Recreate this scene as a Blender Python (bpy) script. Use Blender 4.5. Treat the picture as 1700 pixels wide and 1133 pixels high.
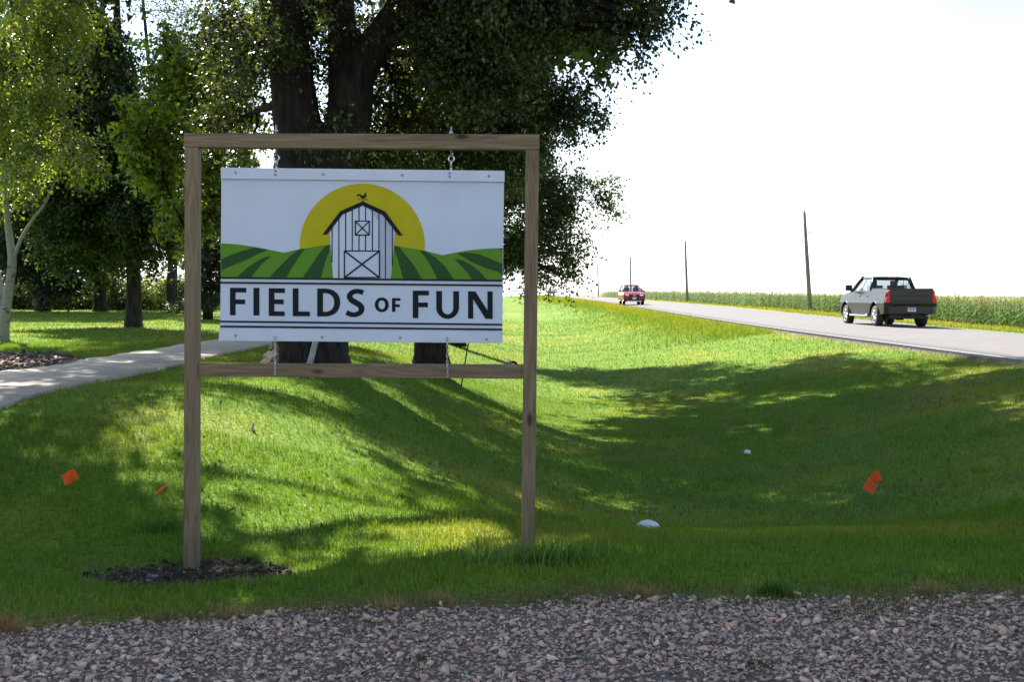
import bpy, bmesh, math
import numpy as np
from mathutils import Vector, Matrix

for o in list(bpy.data.objects):
    bpy.data.objects.remove(o)
SC = bpy.context.scene
COL = SC.collection
R = math.radians

# ------------------------------------------------------------------ camera
FPX, CX, CY, EYE = 2000.0, 850.0, 566.5, 1.65       # focal length in photo pixels
cam_d = bpy.data.cameras.new('camera')
cam_d.sensor_width = 36.0
cam_d.lens = FPX / 1700.0 * 36.0
cam_d.clip_end = 6000.0
cam_d.clip_start = 0.05
cam = bpy.data.objects.new('camera', cam_d)
COL.objects.link(cam)
CAM_M = (Matrix.Translation((0, 0, EYE)) @ Matrix.Rotation(R(90 - 2.19), 4, 'X') @ Matrix.Rotation(R(0.33), 4, 'Z'))
cam.matrix_world = CAM_M
SC.camera = cam

# ------------------------------------------------------------------ sky, sun, exposure
SUN_AZ = (-0.47, 0.883)          # horizontal direction towards the sun
SUN_EL = R(43)
world = bpy.data.worlds.new('World')
SC.world = world
world.use_nodes = True
wn = world.node_tree.nodes
wl = world.node_tree.links
wn.clear()
sky = wn.new('ShaderNodeTexSky')
sky.sky_type = 'NISHITA'
sky.sun_disc = False
sky.sun_elevation = SUN_EL
sky.sun_rotation = math.atan2(SUN_AZ[0], SUN_AZ[1])
sky.air_density = 1.0
sky.dust_density = 0.6
sky.ozone_density = 1.0
bg = wn.new('ShaderNodeBackground')
bg.inputs['Strength'].default_value = 0.068
wo = wn.new('ShaderNodeOutputWorld')
tc = wn.new('ShaderNodeTexCoord')
mp = wn.new('ShaderNodeMapping')
mp.inputs['Scale'].default_value = (1.0, 1.0, 2.6)
nz = wn.new('ShaderNodeTexNoise')
nz.inputs['Scale'].default_value = 2.2
nz.inputs['Detail'].default_value = 7.0
nz.inputs['Roughness'].default_value = 0.58
cr = wn.new('ShaderNodeValToRGB')
cr.color_ramp.elements[0].position = 0.50
cr.color_ramp.elements[0].color = (0, 0, 0, 1)
cr.color_ramp.elements[1].position = 0.78
cr.color_ramp.elements[1].color = (0.5, 0.5, 0.5, 1)
mx = wn.new('ShaderNodeMix')
mx.data_type = 'RGBA'
mx.inputs['B'].default_value = (8.5, 8.7, 9.0, 1)     # thin bright cloud veil
wl.new(tc.outputs['Generated'], mp.inputs['Vector'])
wl.new(mp.outputs['Vector'], nz.inputs['Vector'])
wl.new(nz.outputs['Fac'], cr.inputs['Fac'])
sx = wn.new('ShaderNodeSeparateXYZ')
hr = wn.new('ShaderNodeMapRange')
hr.inputs['From Min'].default_value = 0.0; hr.inputs['From Max'].default_value = 0.22
hr.inputs['To Min'].default_value = 0.75; hr.inputs['To Max'].default_value = 0.0
mxm = wn.new('ShaderNodeMath'); mxm.operation = 'MAXIMUM'
wl.new(tc.outputs['Generated'], sx.inputs[0]); wl.new(sx.outputs['Z'], hr.inputs['Value'])
wl.new(hr.outputs['Result'], mxm.inputs[0]); wl.new(cr.outputs['Color'], mxm.inputs[1])
wl.new(mxm.outputs[0], mx.inputs['Factor'])
wl.new(sky.outputs['Color'], mx.inputs['A'])
wl.new(mx.outputs['Result'], bg.inputs['Color'])
wl.new(bg.outputs['Background'], wo.inputs['Surface'])

sun_d = bpy.data.lights.new('sun', 'SUN')
sun_d.energy = 5.0
sun_d.angle = R(0.53)
sun_d.color = (1.0, 0.95, 0.86)
sun = bpy.data.objects.new('sun', sun_d)
COL.objects.link(sun)
_sd = Vector((-SUN_AZ[0] * math.cos(SUN_EL), -SUN_AZ[1] * math.cos(SUN_EL), -math.sin(SUN_EL)))
sun.rotation_euler = _sd.to_track_quat('-Z', 'Y').to_euler()
sun.location = (-30, 40, 60)

SC.view_settings.view_transform = 'Standard'
SC.view_settings.look = 'None'
SC.view_settings.exposure = 1.95
SC.view_settings.gamma = 1.0
SC.view_settings.use_curve_mapping = False
SC.render.engine = 'CYCLES'
SC.cycles.max_bounces = 8
SC.cycles.transmission_bounces = 6
SC.cycles.use_denoising = True

# ------------------------------------------------------------------ helpers
RM3 = CAM_M.to_3x3()
def at(px, py, D):
    """world point on the vertical plane y = D that the photo shows at pixel px, py"""
    d = RM3 @ Vector(((px - CX) / FPX, -(py - CY) / FPX, -1.0))
    t = D / d.y
    return Vector((d.x * t, D, EYE + d.z * t))

def tag(o, label=None, cat=None, group=None, kind=None):
    if label: o['label'] = label
    if cat: o['category'] = cat
    if group: o['group'] = group
    if kind: o['kind'] = kind
    return o

def link(o, parent=None):
    COL.objects.link(o)
    if parent is not None:
        o.parent = parent
    return o

def empty(name, loc=(0, 0, 0), rz=0.0):
    o = bpy.data.objects.new(name, None)
    o.empty_display_size = 0.1
    o.location = loc
    o.rotation_euler = (0, 0, rz)
    return link(o)

def mesh_np(name, verts, faces, mat=None, parent=None, cols=None, smooth=False):
    """faces: int array (M,k), or a list of such arrays"""
    verts = np.asarray(verts, dtype=np.float32).reshape(-1, 3)
    if not isinstance(faces, list):
        faces = [faces]
    faces = [np.asarray(f, dtype=np.int32) for f in faces if len(f)]
    me = bpy.data.meshes.new(name)
    me.vertices.add(len(verts))
    me.vertices.foreach_set('co', verts.ravel())
    idx = np.concatenate([f.ravel() for f in faces])
    cnt = np.concatenate([np.full(len(f), f.shape[1], dtype=np.int32) for f in faces])
    me.loops.add(len(idx))
    me.loops.foreach_set('vertex_index', idx)
    st = np.zeros(len(cnt), dtype=np.int32)
    st[1:] = np.cumsum(cnt)[:-1]
    me.polygons.add(len(cnt))
    me.polygons.foreach_set('loop_start', st)
    me.polygons.foreach_set('loop_total', cnt)
    if smooth:
        me.polygons.foreach_set('use_smooth', np.ones(len(cnt), dtype=bool))
    if cols is not None:
        a = me.color_attributes.new('tint', 'FLOAT_COLOR', 'POINT')
        c4 = np.ones((len(verts), 4), dtype=np.float32)
        c4[:, :3] = cols
        a.data.foreach_set('color', c4.ravel())
    me.update(calc_edges=True)
    me.validate()
    if mat is not None:
        me.materials.append(mat)
    o = bpy.data.objects.new(name, me)
    return link(o, parent)

def mesh_py(name, verts, faces, mat=None, parent=None, smooth=False, bevel=0.0, seg=2):
    me = bpy.data.meshes.new(name)
    me.from_pydata([tuple(v) for v in verts], [], [tuple(f) for f in faces])
    bm = bmesh.new()
    bm.from_mesh(me)
    bmesh.ops.recalc_face_normals(bm, faces=bm.faces)
    if bevel:
        bmesh.ops.bevel(bm, geom=bm.edges[:], offset=bevel, segments=seg, affect='EDGES', profile=0.6)
    bm.to_mesh(me)
    bm.free()
    if smooth:
        for p in me.polygons: p.use_smooth = True
    if mat is not None:
        me.materials.append(mat)
    o = bpy.data.objects.new(name, me)
    return link(o, parent)

def bm_obj(name, bm, mat, parent=None, smooth=False):
    me = bpy.data.meshes.new(name)
    bmesh.ops.recalc_face_normals(bm, faces=bm.faces)
    bm.to_mesh(me)
    bm.free()
    if smooth:
        for p in me.polygons: p.use_smooth = True
    me.materials.append(mat)
    return link(bpy.data.objects.new(name, me), parent)

class Geo:
    """collects tubes, boxes and sheets"""
    def __init__(s):
        s.v = []; s.q = []; s.t = []
    def tube(s, pts, rad, n=6, cap=True, rough=0.0, rng=None):
        pts = [Vector(p) for p in pts]
        m = len(pts)
        rad = list(rad) if hasattr(rad, '__len__') else [rad] * m
        b0 = len(s.v)
        up = Vector((0.13, 0.31, 0.94)).normalized()
        prev = None
        for i, p in enumerate(pts):
            d = (pts[min(i + 1, m - 1)] - pts[max(i - 1, 0)])
            if d.length < 1e-9: d = Vector((0, 0, 1))
            d.normalize()
            if prev is None:
                a = d.orthogonal().normalized()
            else:
                a = (prev - d * prev.dot(d))
                a = a.normalized() if a.length > 1e-6 else d.orthogonal().normalized()
            prev = a
            c = d.cross(a)
            for k in range(n):
                th = 2 * math.pi * k / n
                r = rad[i]
                if rough and rng is not None:
                    r *= 1 + rough * (math.sin(k * 2.4 + i * .35) * .5 + rng.uniform(-.5, .5))
                s.v.append(p + (a * math.cos(th) + c * math.sin(th)) * r)
        for i in range(m - 1):
            for k in range(n):
                k2 = (k + 1) % n
                s.q.append((b0 + i * n + k, b0 + i * n + k2, b0 + (i + 1) * n + k2, b0 + (i + 1) * n + k))
        if cap:
            for i, sgn in ((0, 1), (m - 1, -1)):
                ci = len(s.v); s.v.append(pts[i])
                for k in range(n):
                    k2 = (k + 1) % n
                    f = (ci, b0 + i * n + k2, b0 + i * n + k)
                    s.t.append(f if sgn > 0 else f[::-1])
    def build(s, name, mat, parent=None, smooth=True):
        fs = []
        if s.q: fs.append(np.array(s.q))
        if s.t: fs.append(np.array(s.t))
        return mesh_np(name, np.array([tuple(v) for v in s.v]), fs, mat, parent, smooth=smooth)

def box_vf(c, h):
    """axis box as verts, faces; c centre, h half sizes"""
    v = [(c[0] + sx * h[0], c[1] + sy * h[1], c[2] + sz * h[2]) for sx in (-1, 1) for sy in (-1, 1) for sz in (-1, 1)]
    f = [(0, 1, 3, 2), (4, 6, 7, 5), (0, 4, 5, 1), (2, 3, 7, 6), (0, 2, 6, 4), (1, 5, 7, 3)]
    return v, f

def box(name, c, h, mat, parent=None, bevel=0.0, seg=2, rot=None):
    v, f = box_vf((0, 0, 0), h)
    o = mesh_py(name, v, f, mat, parent, bevel=bevel, seg=seg)
    o.location = c
    if rot: o.rotation_euler = rot
    return o

def vnoise(x, y, seed=0):
    x = np.asarray(x, float); y = np.asarray(y, float)
    xi = np.floor(x).astype(np.int64); yi = np.floor(y).astype(np.int64)
    fx = x - xi; fy = y - yi
    fx = fx * fx * (3 - 2 * fx); fy = fy * fy * (3 - 2 * fy)
    def h(a, b):
        n = (a * 374761393 + b * 668265263 + seed * 1442695) & 0x7fffffff
        n = ((n ^ (n >> 13)) * 1274126177) & 0x7fffffff
        return ((n ^ (n >> 16)) & 0xffff) / 65535.0
    return (h(xi, yi) * (1 - fx) + h(xi + 1, yi) * fx) * (1 - fy) + (h(xi, yi + 1) * (1 - fx) + h(xi + 1, yi + 1) * fx) * fy

def fbm(x, y, seed=0, oct=4):
    a = 0.0; w = 0.5; s = 0.0
    for i in range(oct):
        a = a + w * vnoise(np.asarray(x) * 2 ** i, np.asarray(y) * 2 ** i, seed + i * 17); s += w; w *= 0.5
    return a / s

def sstep(a, b, x):
    t = np.clip((np.asarray(x, float) - a) / (b - a), 0, 1)
    return t * t * (3 - 2 * t)

# ------------------------------------------------------------------ materials
def mat_new(name):
    m = bpy.data.materials.new(name)
    m.use_nodes = True
    n = m.node_tree.nodes
    return m, n, m.node_tree.links, n['Principled BSDF'], n['Material Output']

def plain(name, col, rough=0.6, metal=0.0, coat=0.0, spec=0.5, var=0.0, scale=20.0, bump=0.0):
    m, n, l, b, o = mat_new(name)
    b.inputs['Base Color'].default_value = (*col, 1)
    b.inputs['Roughness'].default_value = rough
    b.inputs['Metallic'].default_value = metal
    b.inputs['Coat Weight'].default_value = coat
    b.inputs['Coat Roughness'].default_value = 0.06
    b.inputs['Specular IOR Level'].default_value = spec
    if var or bump:
        t = n.new('ShaderNodeTexCoord'); z = n.new('ShaderNodeTexNoise')
        z.inputs['Scale'].default_value = scale; z.inputs['Detail'].default_value = 6
        l.new(t.outputs['Object'], z.inputs['Vector'])
        if var:
            r = n.new('ShaderNodeValToRGB')
            r.color_ramp.elements[0].position = 0.3; r.color_ramp.elements[1].position = 0.7
            r.color_ramp.elements[0].color = tuple(c * (1 - var) for c in col) + (1,)
            r.color_ramp.elements[1].color = tuple(min(1, c * (1 + var)) for c in col) + (1,)
            l.new(z.outputs['Fac'], r.inputs['Fac']); l.new(r.outputs['Color'], b.inputs['Base Color'])
        if bump:
            bp = n.new('ShaderNodeBump'); bp.inputs['Strength'].default_value = bump; bp.inputs['Distance'].default_value = 0.01
            l.new(z.outputs['Fac'], bp.inputs['Height']); l.new(bp.outputs['Normal'], b.inputs['Normal'])
    return m

def leafy(name, trans=0.45, tcol=(1.25, 1.15, 0.55), rough=0.5, spec=0.3, gain=1.0):
    """thin leaf: tinted by the mesh attribute, lets light through"""
    m, n, l, b, o = mat_new(name)
    a = n.new('ShaderNodeAttribute'); a.attribute_name = 'tint'
    b.inputs['Roughness'].default_value = rough
    b.inputs['Specular IOR Level'].default_value = spec
    tr = n.new('ShaderNodeBsdfTranslucent')
    mu = n.new('ShaderNodeMix'); mu.data_type = 'RGBA'; mu.blend_type = 'MULTIPLY'
    mu.inputs['Factor'].default_value = 1.0
    mu.inputs['B'].default_value = (*tcol, 1)
    l.new(a.outputs['Color'], b.inputs['Base Color'])
    l.new(a.outputs['Color'], mu.inputs['A']); l.new(mu.outputs['Result'], tr.inputs['Color'])
    ms = n.new('ShaderNodeMixShader'); ms.inputs['Fac'].default_value = trans
    l.new(b.outputs['BSDF'], ms.inputs[1]); l.new(tr.outputs['BSDF'], ms.inputs[2])
    l.new(ms.outputs['Shader'], o.inputs['Surface'])
    return m

def wood(name, axis, dark, light, seed):
    m, n, l, b, o = mat_new(name)
    t = n.new('ShaderNodeTexCoord'); mp_ = n.new('ShaderNodeMapping')
    mp_.inputs['Location'].default_value = (seed * 3.1, seed * 1.7, seed * 2.3)
    sc = [26.0, 26.0, 26.0]; sc['XYZ'.index(axis)] = 1.6
    mp_.inputs['Scale'].default_value = sc
    l.new(t.outputs['Object'], mp_.inputs['Vector'])
    w = n.new('ShaderNodeTexNoise'); w.inputs['Scale'].default_value = 0.9; w.inputs['Detail'].default_value = 8
    w.inputs['Roughness'].default_value = 0.65; w.inputs['Distortion'].default_value = 1.2
    l.new(mp_.outputs['Vector'], w.inputs['Vector'])
    # cathedral grain
    mp2 = n.new('ShaderNodeMapping'); sc2 = [9.0, 9.0, 9.0]; sc2['XYZ'.index(axis)] = 0.75
    mp2.inputs['Scale'].default_value = sc2; mp2.inputs['Location'].default_value = (seed, seed * .3, seed * .7)
    l.new(t.outputs['Object'], mp2.inputs['Vector'])
    w2 = n.new('ShaderNodeTexNoise'); w2.inputs['Scale'].default_value = 1.0; w2.inputs['Detail'].default_value = 1.0
    l.new(mp2.outputs['Vector'], w2.inputs['Vector'])
    mm = n.new('ShaderNodeMath'); mm.operation = 'MULTIPLY'; mm.inputs[1].default_value = 75.0
    l.new(w2.outputs['Fac'], mm.inputs[0])
    sn = n.new('ShaderNodeMath'); sn.operation = 'SINE'; l.new(mm.outputs[0], sn.inputs[0])
    ma = n.new('ShaderNodeMath'); ma.operation = 'MULTIPLY_ADD'; ma.inputs[1].default_value = 0.09
    l.new(sn.outputs[0], ma.inputs[0]); l.new(w.outputs['Fac'], ma.inputs[2])
    r = n.new('ShaderNodeValToRGB')
    r.color_ramp.elements[0].position = 0.30; r.color_ramp.elements[1].position = 0.68
    r.color_ramp.elements[0].color = (*dark, 1); r.color_ramp.elements[1].color = (*light, 1)
    l.new(ma.outputs[0], r.inputs['Fac'])
    # knots
    vo = n.new('ShaderNodeTexVoronoi'); vo.inputs['Scale'].default_value = 1.0
    mp3 = n.new('ShaderNodeMapping'); sc3 = [6.0, 6.0, 6.0]; sc3['XYZ'.index(axis)] = 2.6
    mp3.inputs['Scale'].default_value = sc3; mp3.inputs['Location'].default_value = (seed * 1.3, 0, seed * 5.1)
    l.new(t.outputs['Object'], mp3.inputs['Vector']); l.new(mp3.outputs['Vector'], vo.inputs['Vector'])
    kr = n.new('ShaderNodeValToRGB')
    kr.color_ramp.elements[0].position = 0.07; kr.color_ramp.elements[1].position = 0.16
    kr.color_ramp.elements[0].color = (0.28, 0.2, 0.15, 1); kr.color_ramp.elements[1].color = (1, 1, 1, 1)
    l.new(vo.outputs['Distance'], kr.inputs['Fac'])
    mu = n.new('ShaderNodeMix'); mu.data_type = 'RGBA'; mu.blend_type = 'MULTIPLY'; mu.inputs['Factor'].default_value = 1
    l.new(r.outputs['Color'], mu.inputs['A']); l.new(kr.outputs['Color'], mu.inputs['B'])
    l.new(mu.outputs['Result'], b.inputs['Base Color'])
    b.inputs['Roughness'].default_value = 0.8
    bp = n.new('ShaderNodeBump'); bp.inputs['Strength'].default_value = 0.35; bp.inputs['Distance'].default_value = 0.003
    l.new(ma.outputs[0], bp.inputs['Height']); l.new(bp.outputs['Normal'], b.inputs['Normal'])
    return m

def bark(name, dark, light, vs=(7, 7, 1.4)):
    m, n, l, b, o = mat_new(name)
    t = n.new('ShaderNodeTexCoord'); mp_ = n.new('ShaderNodeMapping'); mp_.inputs['Scale'].default_value = vs
    l.new(t.outputs['Object'], mp_.inputs['Vector'])
    z = n.new('ShaderNodeTexNoise'); z.inputs['Scale'].default_value = 1.6; z.inputs['Detail'].default_value = 8
    z.inputs['Distortion'].default_value = 0.8
    l.new(mp_.outputs['Vector'], z.inputs['Vector'])
    r = n.new('ShaderNodeValToRGB')
    r.color_ramp.elements[0].position = 0.35; r.color_ramp.elements[1].position = 0.68
    r.color_ramp.elements[0].color = (*dark, 1); r.color_ramp.elements[1].color = (*light, 1)
    l.new(z.outputs['Fac'], r.inputs['Fac']); l.new(r.outputs['Color'], b.inputs['Base Color'])
    b.inputs['Roughness'].default_value = 0.9; b.inputs['Specular IOR Level'].default_value = 0.2
    bp = n.new('ShaderNodeBump'); bp.inputs['Strength'].default_value = 0.9; bp.inputs['Distance'].default_value = 0.04
    l.new(z.outputs['Fac'], bp.inputs['Height']); l.new(bp.outputs['Normal'], b.inputs['Normal'])
    return m

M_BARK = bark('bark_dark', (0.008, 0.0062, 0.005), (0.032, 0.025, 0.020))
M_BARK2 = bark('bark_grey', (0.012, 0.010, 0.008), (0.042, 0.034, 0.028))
M_BIRCH = bark('bark_birch', (0.06, 0.055, 0.05), (0.21, 0.20, 0.18), vs=(1.6, 1.6, 6.0))
M_BIRCH.node_tree.nodes['Color Ramp'].color_ramp.elements[0].position = 0.30
M_BIRCH.node_tree.nodes['Color Ramp'].color_ramp.elements[1].position = 0.42
M_LEAF = leafy('leaf', 0.45, (1.35, 1.2, .5), .38, .5)
M_GRASS = leafy('grass_blade', 0.42, (1.28, 1.15, 0.40), 0.55, 0.25)
M_CORN = leafy('corn_leaf', 0.35, (1.2, 1.1, 0.6), 0.45, 0.4)
M_STONE = None

def attr_mat(name, rough=0.85, bump=0.3, bscale=60.0, spec=0.3, var=0.25):
    m, n, l, b, o = mat_new(name)
    a = n.new('ShaderNodeAttribute'); a.attribute_name = 'tint'
    t = n.new('ShaderNodeTexCoord')
    z = n.new('ShaderNodeTexNoise'); z.inputs['Scale'].default_value = bscale; z.inputs['Detail'].default_value = 5
    l.new(t.outputs['Object'], z.inputs['Vector'])
    r = n.new('ShaderNodeValToRGB')
    r.color_ramp.elements[0].position = 0.3; r.color_ramp.elements[1].position = 0.7
    r.color_ramp.elements[0].color = (1 - var, 1 - var, 1 - var, 1); r.color_ramp.elements[1].color = (1 + var, 1 + var, 1 + var, 1)
    l.new(z.outputs['Fac'], r.inputs['Fac'])
    mu = n.new('ShaderNodeMix'); mu.data_type = 'RGBA'; mu.blend_type = 'MULTIPLY'; mu.inputs['Factor'].default_value = 1
    l.new(a.outputs['Color'], mu.inputs['A']); l.new(r.outputs['Color'], mu.inputs['B'])
    l.new(mu.outputs['Result'], b.inputs['Base Color'])
    b.inputs['Roughness'].default_value = rough; b.inputs['Specular IOR Level'].default_value = spec
    bp = n.new('ShaderNodeBump'); bp.inputs['Strength'].default_value = bump; bp.inputs['Distance'].default_value = 0.02
    l.new(z.outputs['Fac'], bp.inputs['Height']); l.new(bp.outputs['Normal'], b.inputs['Normal'])
    return m

M_GROUND = attr_mat('turf', 0.95, 0.9, 24.0, 0.1, 0.45)
M_STONE = attr_mat('crushed_stone', 0.75, 0.25, 90.0, 0.35, 0.22)
M_SOIL = attr_mat('soil', 0.95, 0.6, 60.0, 0.2, 0.4)
M_BED = attr_mat('gravel_bed', 0.95, 1.0, 55.0, 0.2, 0.5)
M_ROAD = plain('asphalt_worn', (0.135, 0.125, 0.124), 0.9, var=0.10, scale=1.4, bump=0.0, spec=0.2)
M_PAINT = plain('road_paint', (0.29, 0.285, 0.28), 0.7, var=0.15, scale=9)
M_CONC = plain('concrete', (0.38, 0.325, 0.26), 0.9, var=0.14, scale=2.5, bump=0.15)

# ------------------------------------------------------------------ lie of the land
_kd = np.array([-60, 22, 45, 70, 97, 140, 187, 240, 300, 350, 420, 520, 700, 1500, 4000.])
_kz = np.array([.43, .43, .45, .64, .88, 1.10, 1.28, 1.45, 1.58, 1.60, 1.42, .7, -1.0, -6, -10.])
_dd = np.arange(-60, 4000, 1.0)
_zz = np.interp(_dd, _kd, _kz)
_w = np.hanning(41); _w /= _w.sum()
_zz = np.convolve(np.pad(_zz, 20, mode='edge'), _w, 'valid')
def road_z(D): return np.interp(D, _dd, _zz)
def edge_x(D):
    D = np.asarray(D, float)
    return 9.5 - 0.008 * (np.clip(D, -60, 4000) - 22)
ROAD_W = 7.5

def gravel_edge(X):
    X = np.asarray(X, float)
    e = np.interp(X, [-12, -2.48, -1.38, -0.47, 0.5, 1.34, 2.86, 5, 10], [3.6, 5.84, 6.08, 6.24, 6.42, 6.44, 6.40, 6.4, 6.4])
    return e + (fbm(X * 2.3, X * 0 + 3.3, 5) - .5) * .32

def ground_z(X, D):
    X = np.asarray(X, float); D = np.asarray(D, float)
    Rz = road_z(D); ex = edge_x(D)
    t = X - ex
    # driveway across the ditch
    drive = Rz * sstep(1.5, 9.2, X) + 0.05 * sstep(-2, -8, X)
    # lawn on the far left of the ditch
    lawn = 0.55 * sstep(6.5, 13.5 - 1.2 * np.clip(-X - 3, 0, 3), D) + 0.22 * sstep(28, 70, D) + 1.9 * sstep(85, 260, D)
    # ditch
    dep = np.interp(D, [0, 14, 40, 100, 180, 400], [1.2, 1.17, .92, .45, .3, .25])
    floor = Rz - dep
    s = -t
    up = sstep(-0.3, 7.4, s)
    zr = Rz - dep * up
    wl_ = np.interp(D, [0, 20, 60, 200], [5.2, 5.2, 8, 14])
    lw = sstep(8.0, 8.0 + wl_, s)
    zl = floor * (1 - lw) + lawn * lw
    z = np.where(s < 7.7, zr, zl)
    # right of the road
    t2 = t - ROAD_W
    zright = Rz - 0.55 * sstep(0.2, 6.0, t2) - 0.45 * sstep(8, 18, t2)
    z = np.where(t > 0, np.where(t2 > 0, zright, Rz), z)
    k = sstep(6.8, 13.3, D)
    zl2 = np.where(t > 0, z, drive * (1 - k) + z * k)
    dip = -0.235 * np.exp(-((X + 2.3) ** 2 / 3.2 + (D - 8.2) ** 2 / 1.5))
    z = zl2 + dip
    bumps = (fbm(X * .45, D * .45, 3) - .5) * .10 + (fbm(X * 1.7, D * 1.7, 9) - .5) * .035
    off = np.clip(np.maximum(-t - .2, t2 - .2) / 2.0, 0, 1)
    near = sstep(gravel_edge(X) - .2, gravel_edge(X) + 1.0, D)
    z = z + bumps * off * near
    # under the road the ground stays below its surface
    z = np.where((t > 0.0) & (t2 < 0.0), Rz - 0.05, z)
    return z

def gz(x, y): return float(ground_z(x, y))

PATH_X0, PATH_X1 = -6.72, -5.02
def in_path(X, D): return (X > PATH_X0) & (X < PATH_X1) & (D > 3.5) & (D < 60)
def in_bed(X, D):      # wood-chip bed beside the path
    e = 0.35 * (fbm(X * 1.2, D * 1.2, 21) - .5)
    return (X < PATH_X0) & (X > -13) & (D > 13.2 + e) & (D < 21.3 + e - 0.28 * (X + 6.7) * 0 - np.clip(-(X + 8.0), 0, 9) * (-.25) - np.clip(X + 8.0, 0, 2) * 1.9)
def in_soil(X, D):     # bare soil round the sign post
    e = (fbm(X * 5, D * 5, 31) - .5) * .5
    return (((X + 2.12) / .70) ** 2 + ((D - 7.84) / .62) ** 2) < 1.0 + e

def grow(a, b, s0, k):
    out = [a]; s = s0
    while out[-1] < b:
        out.append(out[-1] + s); s *= k
    return out
xs = np.array(sorted(set([-v for v in grow(10, 1800, .5, 1.13)] + list(np.arange(-10, 22, .3)) + grow(22, 1800, .4, 1.12))))
ys = np.array(sorted(set([-v for v in grow(0, 400, .6, 1.25)] + list(np.arange(0, 30, .28)) + grow(30, 3500, .35, 1.03))))
GX, GY = np.meshgrid(xs, ys)
GZ = ground_z(GX, GY)

def lawn_tint(X, D):
    X = np.asarray(X, float); D = np.asarray(D, float)
    a = fbm(X * .55, D * .55, 41); b = fbm(X * 2.6, D * 2.6, 44); c = fbm(X * .12, D * .12, 47)
    g = np.stack([0.112 + 0 * a, 0.200 + 0 * a, 0.017 + 0 * a], -1)
    yel = np.array([0.235, 0.245, 0.032])
    dry = np.array([0.20, 0.165, 0.070])
    dk = np.array([0.055, 0.125, 0.014])
    k = np.clip((a - .50) * 3.2, 0, 1)[..., None] * .75
    g = g * (1 - k) + yel * k
    k = np.clip((.46 - b) * 3.0, 0, 1)[..., None] * .6
    g = g * (1 - k) + dk * k
    # thin, thatchy patches
    d_ = fbm(X * 1.1 + 7, D * 1.1, 57) * .6 + fbm(X * 6, D * 6, 58) * .4
    k = np.clip((d_ - .56) * 5, 0, 1)[..., None] * .30
    g = g * (1 - k) + np.array([0.21, 0.19, 0.085]) * k
    # strip along the road: taller, seeded, straw coloured
    t = X - edge_x(D)
    k = (sstep(-3.2, -.4, t) * sstep(30, 75, D) * (.25 + .7 * c))[..., None]
    g = g * (1 - np.clip(k, 0, 1)) + np.array([0.27, 0.245, 0.035]) * np.clip(k, 0, 1)
    k = (sstep(.5, 2.5, t - ROAD_W) * (.25 + .5 * a))[..., None]
    g = g * (1 - k) + np.array([0.19, 0.195, 0.05]) * k
    k = (sstep(-.7, -.15, t) * (t < .3))[..., None] * .8
    g = g * (1 - k) + np.array([0.21, 0.18, 0.14]) * k
    # thin brown fringe along the gravel
    k = (sstep(.55, .02, D - gravel_edge(X)) * (.35 + .9 * b))[..., None]
    k = np.clip(k, 0, 1)
    g = g * (1 - k) + dry * .75 * k
    # worn steep spots on the ditch bank
    k = (np.clip((fbm(X * .9, D * .9, 52) - .60) * 4, 0, 1) * sstep(3, 6, X) * sstep(10, 13, D) * sstep(24, 18, D))[..., None] * .55
    g = g * (1 - k) + np.array([0.13, 0.12, 0.06]) * k
    return g

gt = lawn_tint(GX, GY) * 0.82
so = in_soil(GX, GY)[..., None]
gt = np.where(so, np.array([0.035, 0.026, 0.02]), gt)
bd = in_bed(GX, GY)[..., None]
gt = np.where(bd, np.array([0.09, 0.07, 0.055]), gt)
gv = (GY < gravel_edge(GX))[..., None]
gt = np.where(gv, np.array([0.12, 0.10, 0.09]), gt)
ny, nx = GX.shape
ii = np.arange(ny * nx).reshape(ny, nx)
gf = np.stack([ii[:-1, :-1], ii[:-1, 1:], ii[1:, 1:], ii[1:, :-1]], -1).reshape(-1, 4)
ground = mesh_np('ground', np.stack([GX, GY, GZ], -1).reshape(-1, 3), gf, M_GROUND, cols=gt.reshape(-1, 3), smooth=True)
tag(ground, 'mown green lawn dipping into a roadside ditch', kind='structure')

def strip(name, x0f, x1f, ds, dz, mat, parent=None, thick=0.0, nxs=2, crown=0.0):
    v = []; q = []
    for d in ds:
        for i in range(nxs):
            u = i / (nxs - 1)
            x = x0f(d) * (1 - u) + x1f(d) * u
            v.append((x, d, float(road_z(d)) + dz + crown * (1 - (2 * u - 1) ** 2)))
    n = len(ds)
    for j in range(n - 1):
        for i in range(nxs - 1):
            a = j * nxs + i
            q.append((a, a + 1, a + nxs + 1, a + nxs))
    if thick:      # side skirts
        for i in (0, nxs - 1):
            b = len(v)
            for j in range(n):
                p = v[j * nxs + i]; v.append((p[0] + (-.12 if i == 0 else .12), p[1], p[2] - thick))
            for j in range(n - 1):
                q.append((j * nxs + i, b + j, b + j + 1, (j + 1) * nxs + i))
    return mesh_np(name, np.array(v), np.array(q), mat, parent, smooth=True)

rd = list(np.arange(-60, 60, 1.5)) + grow(60, 900, 1.5, 1.02)
road = strip('road', lambda d: float(edge_x(d)), lambda d: float(edge_x(d)) + ROAD_W, rd, 0.015, M_ROAD, None, 0.09, 7, 0.05)
tag(road, 'pale worn two lane country road', kind='structure')
strip('edge_line', lambda d: float(edge_x(d)) + .28, lambda d: float(edge_x(d)) + .40, rd, 0.032, M_PAINT, road)
strip('edge_line', lambda d: float(edge_x(d)) + ROAD_W - .40, lambda d: float(edge_x(d)) + ROAD_W - .28, rd, 0.032, M_PAINT, road)

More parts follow.
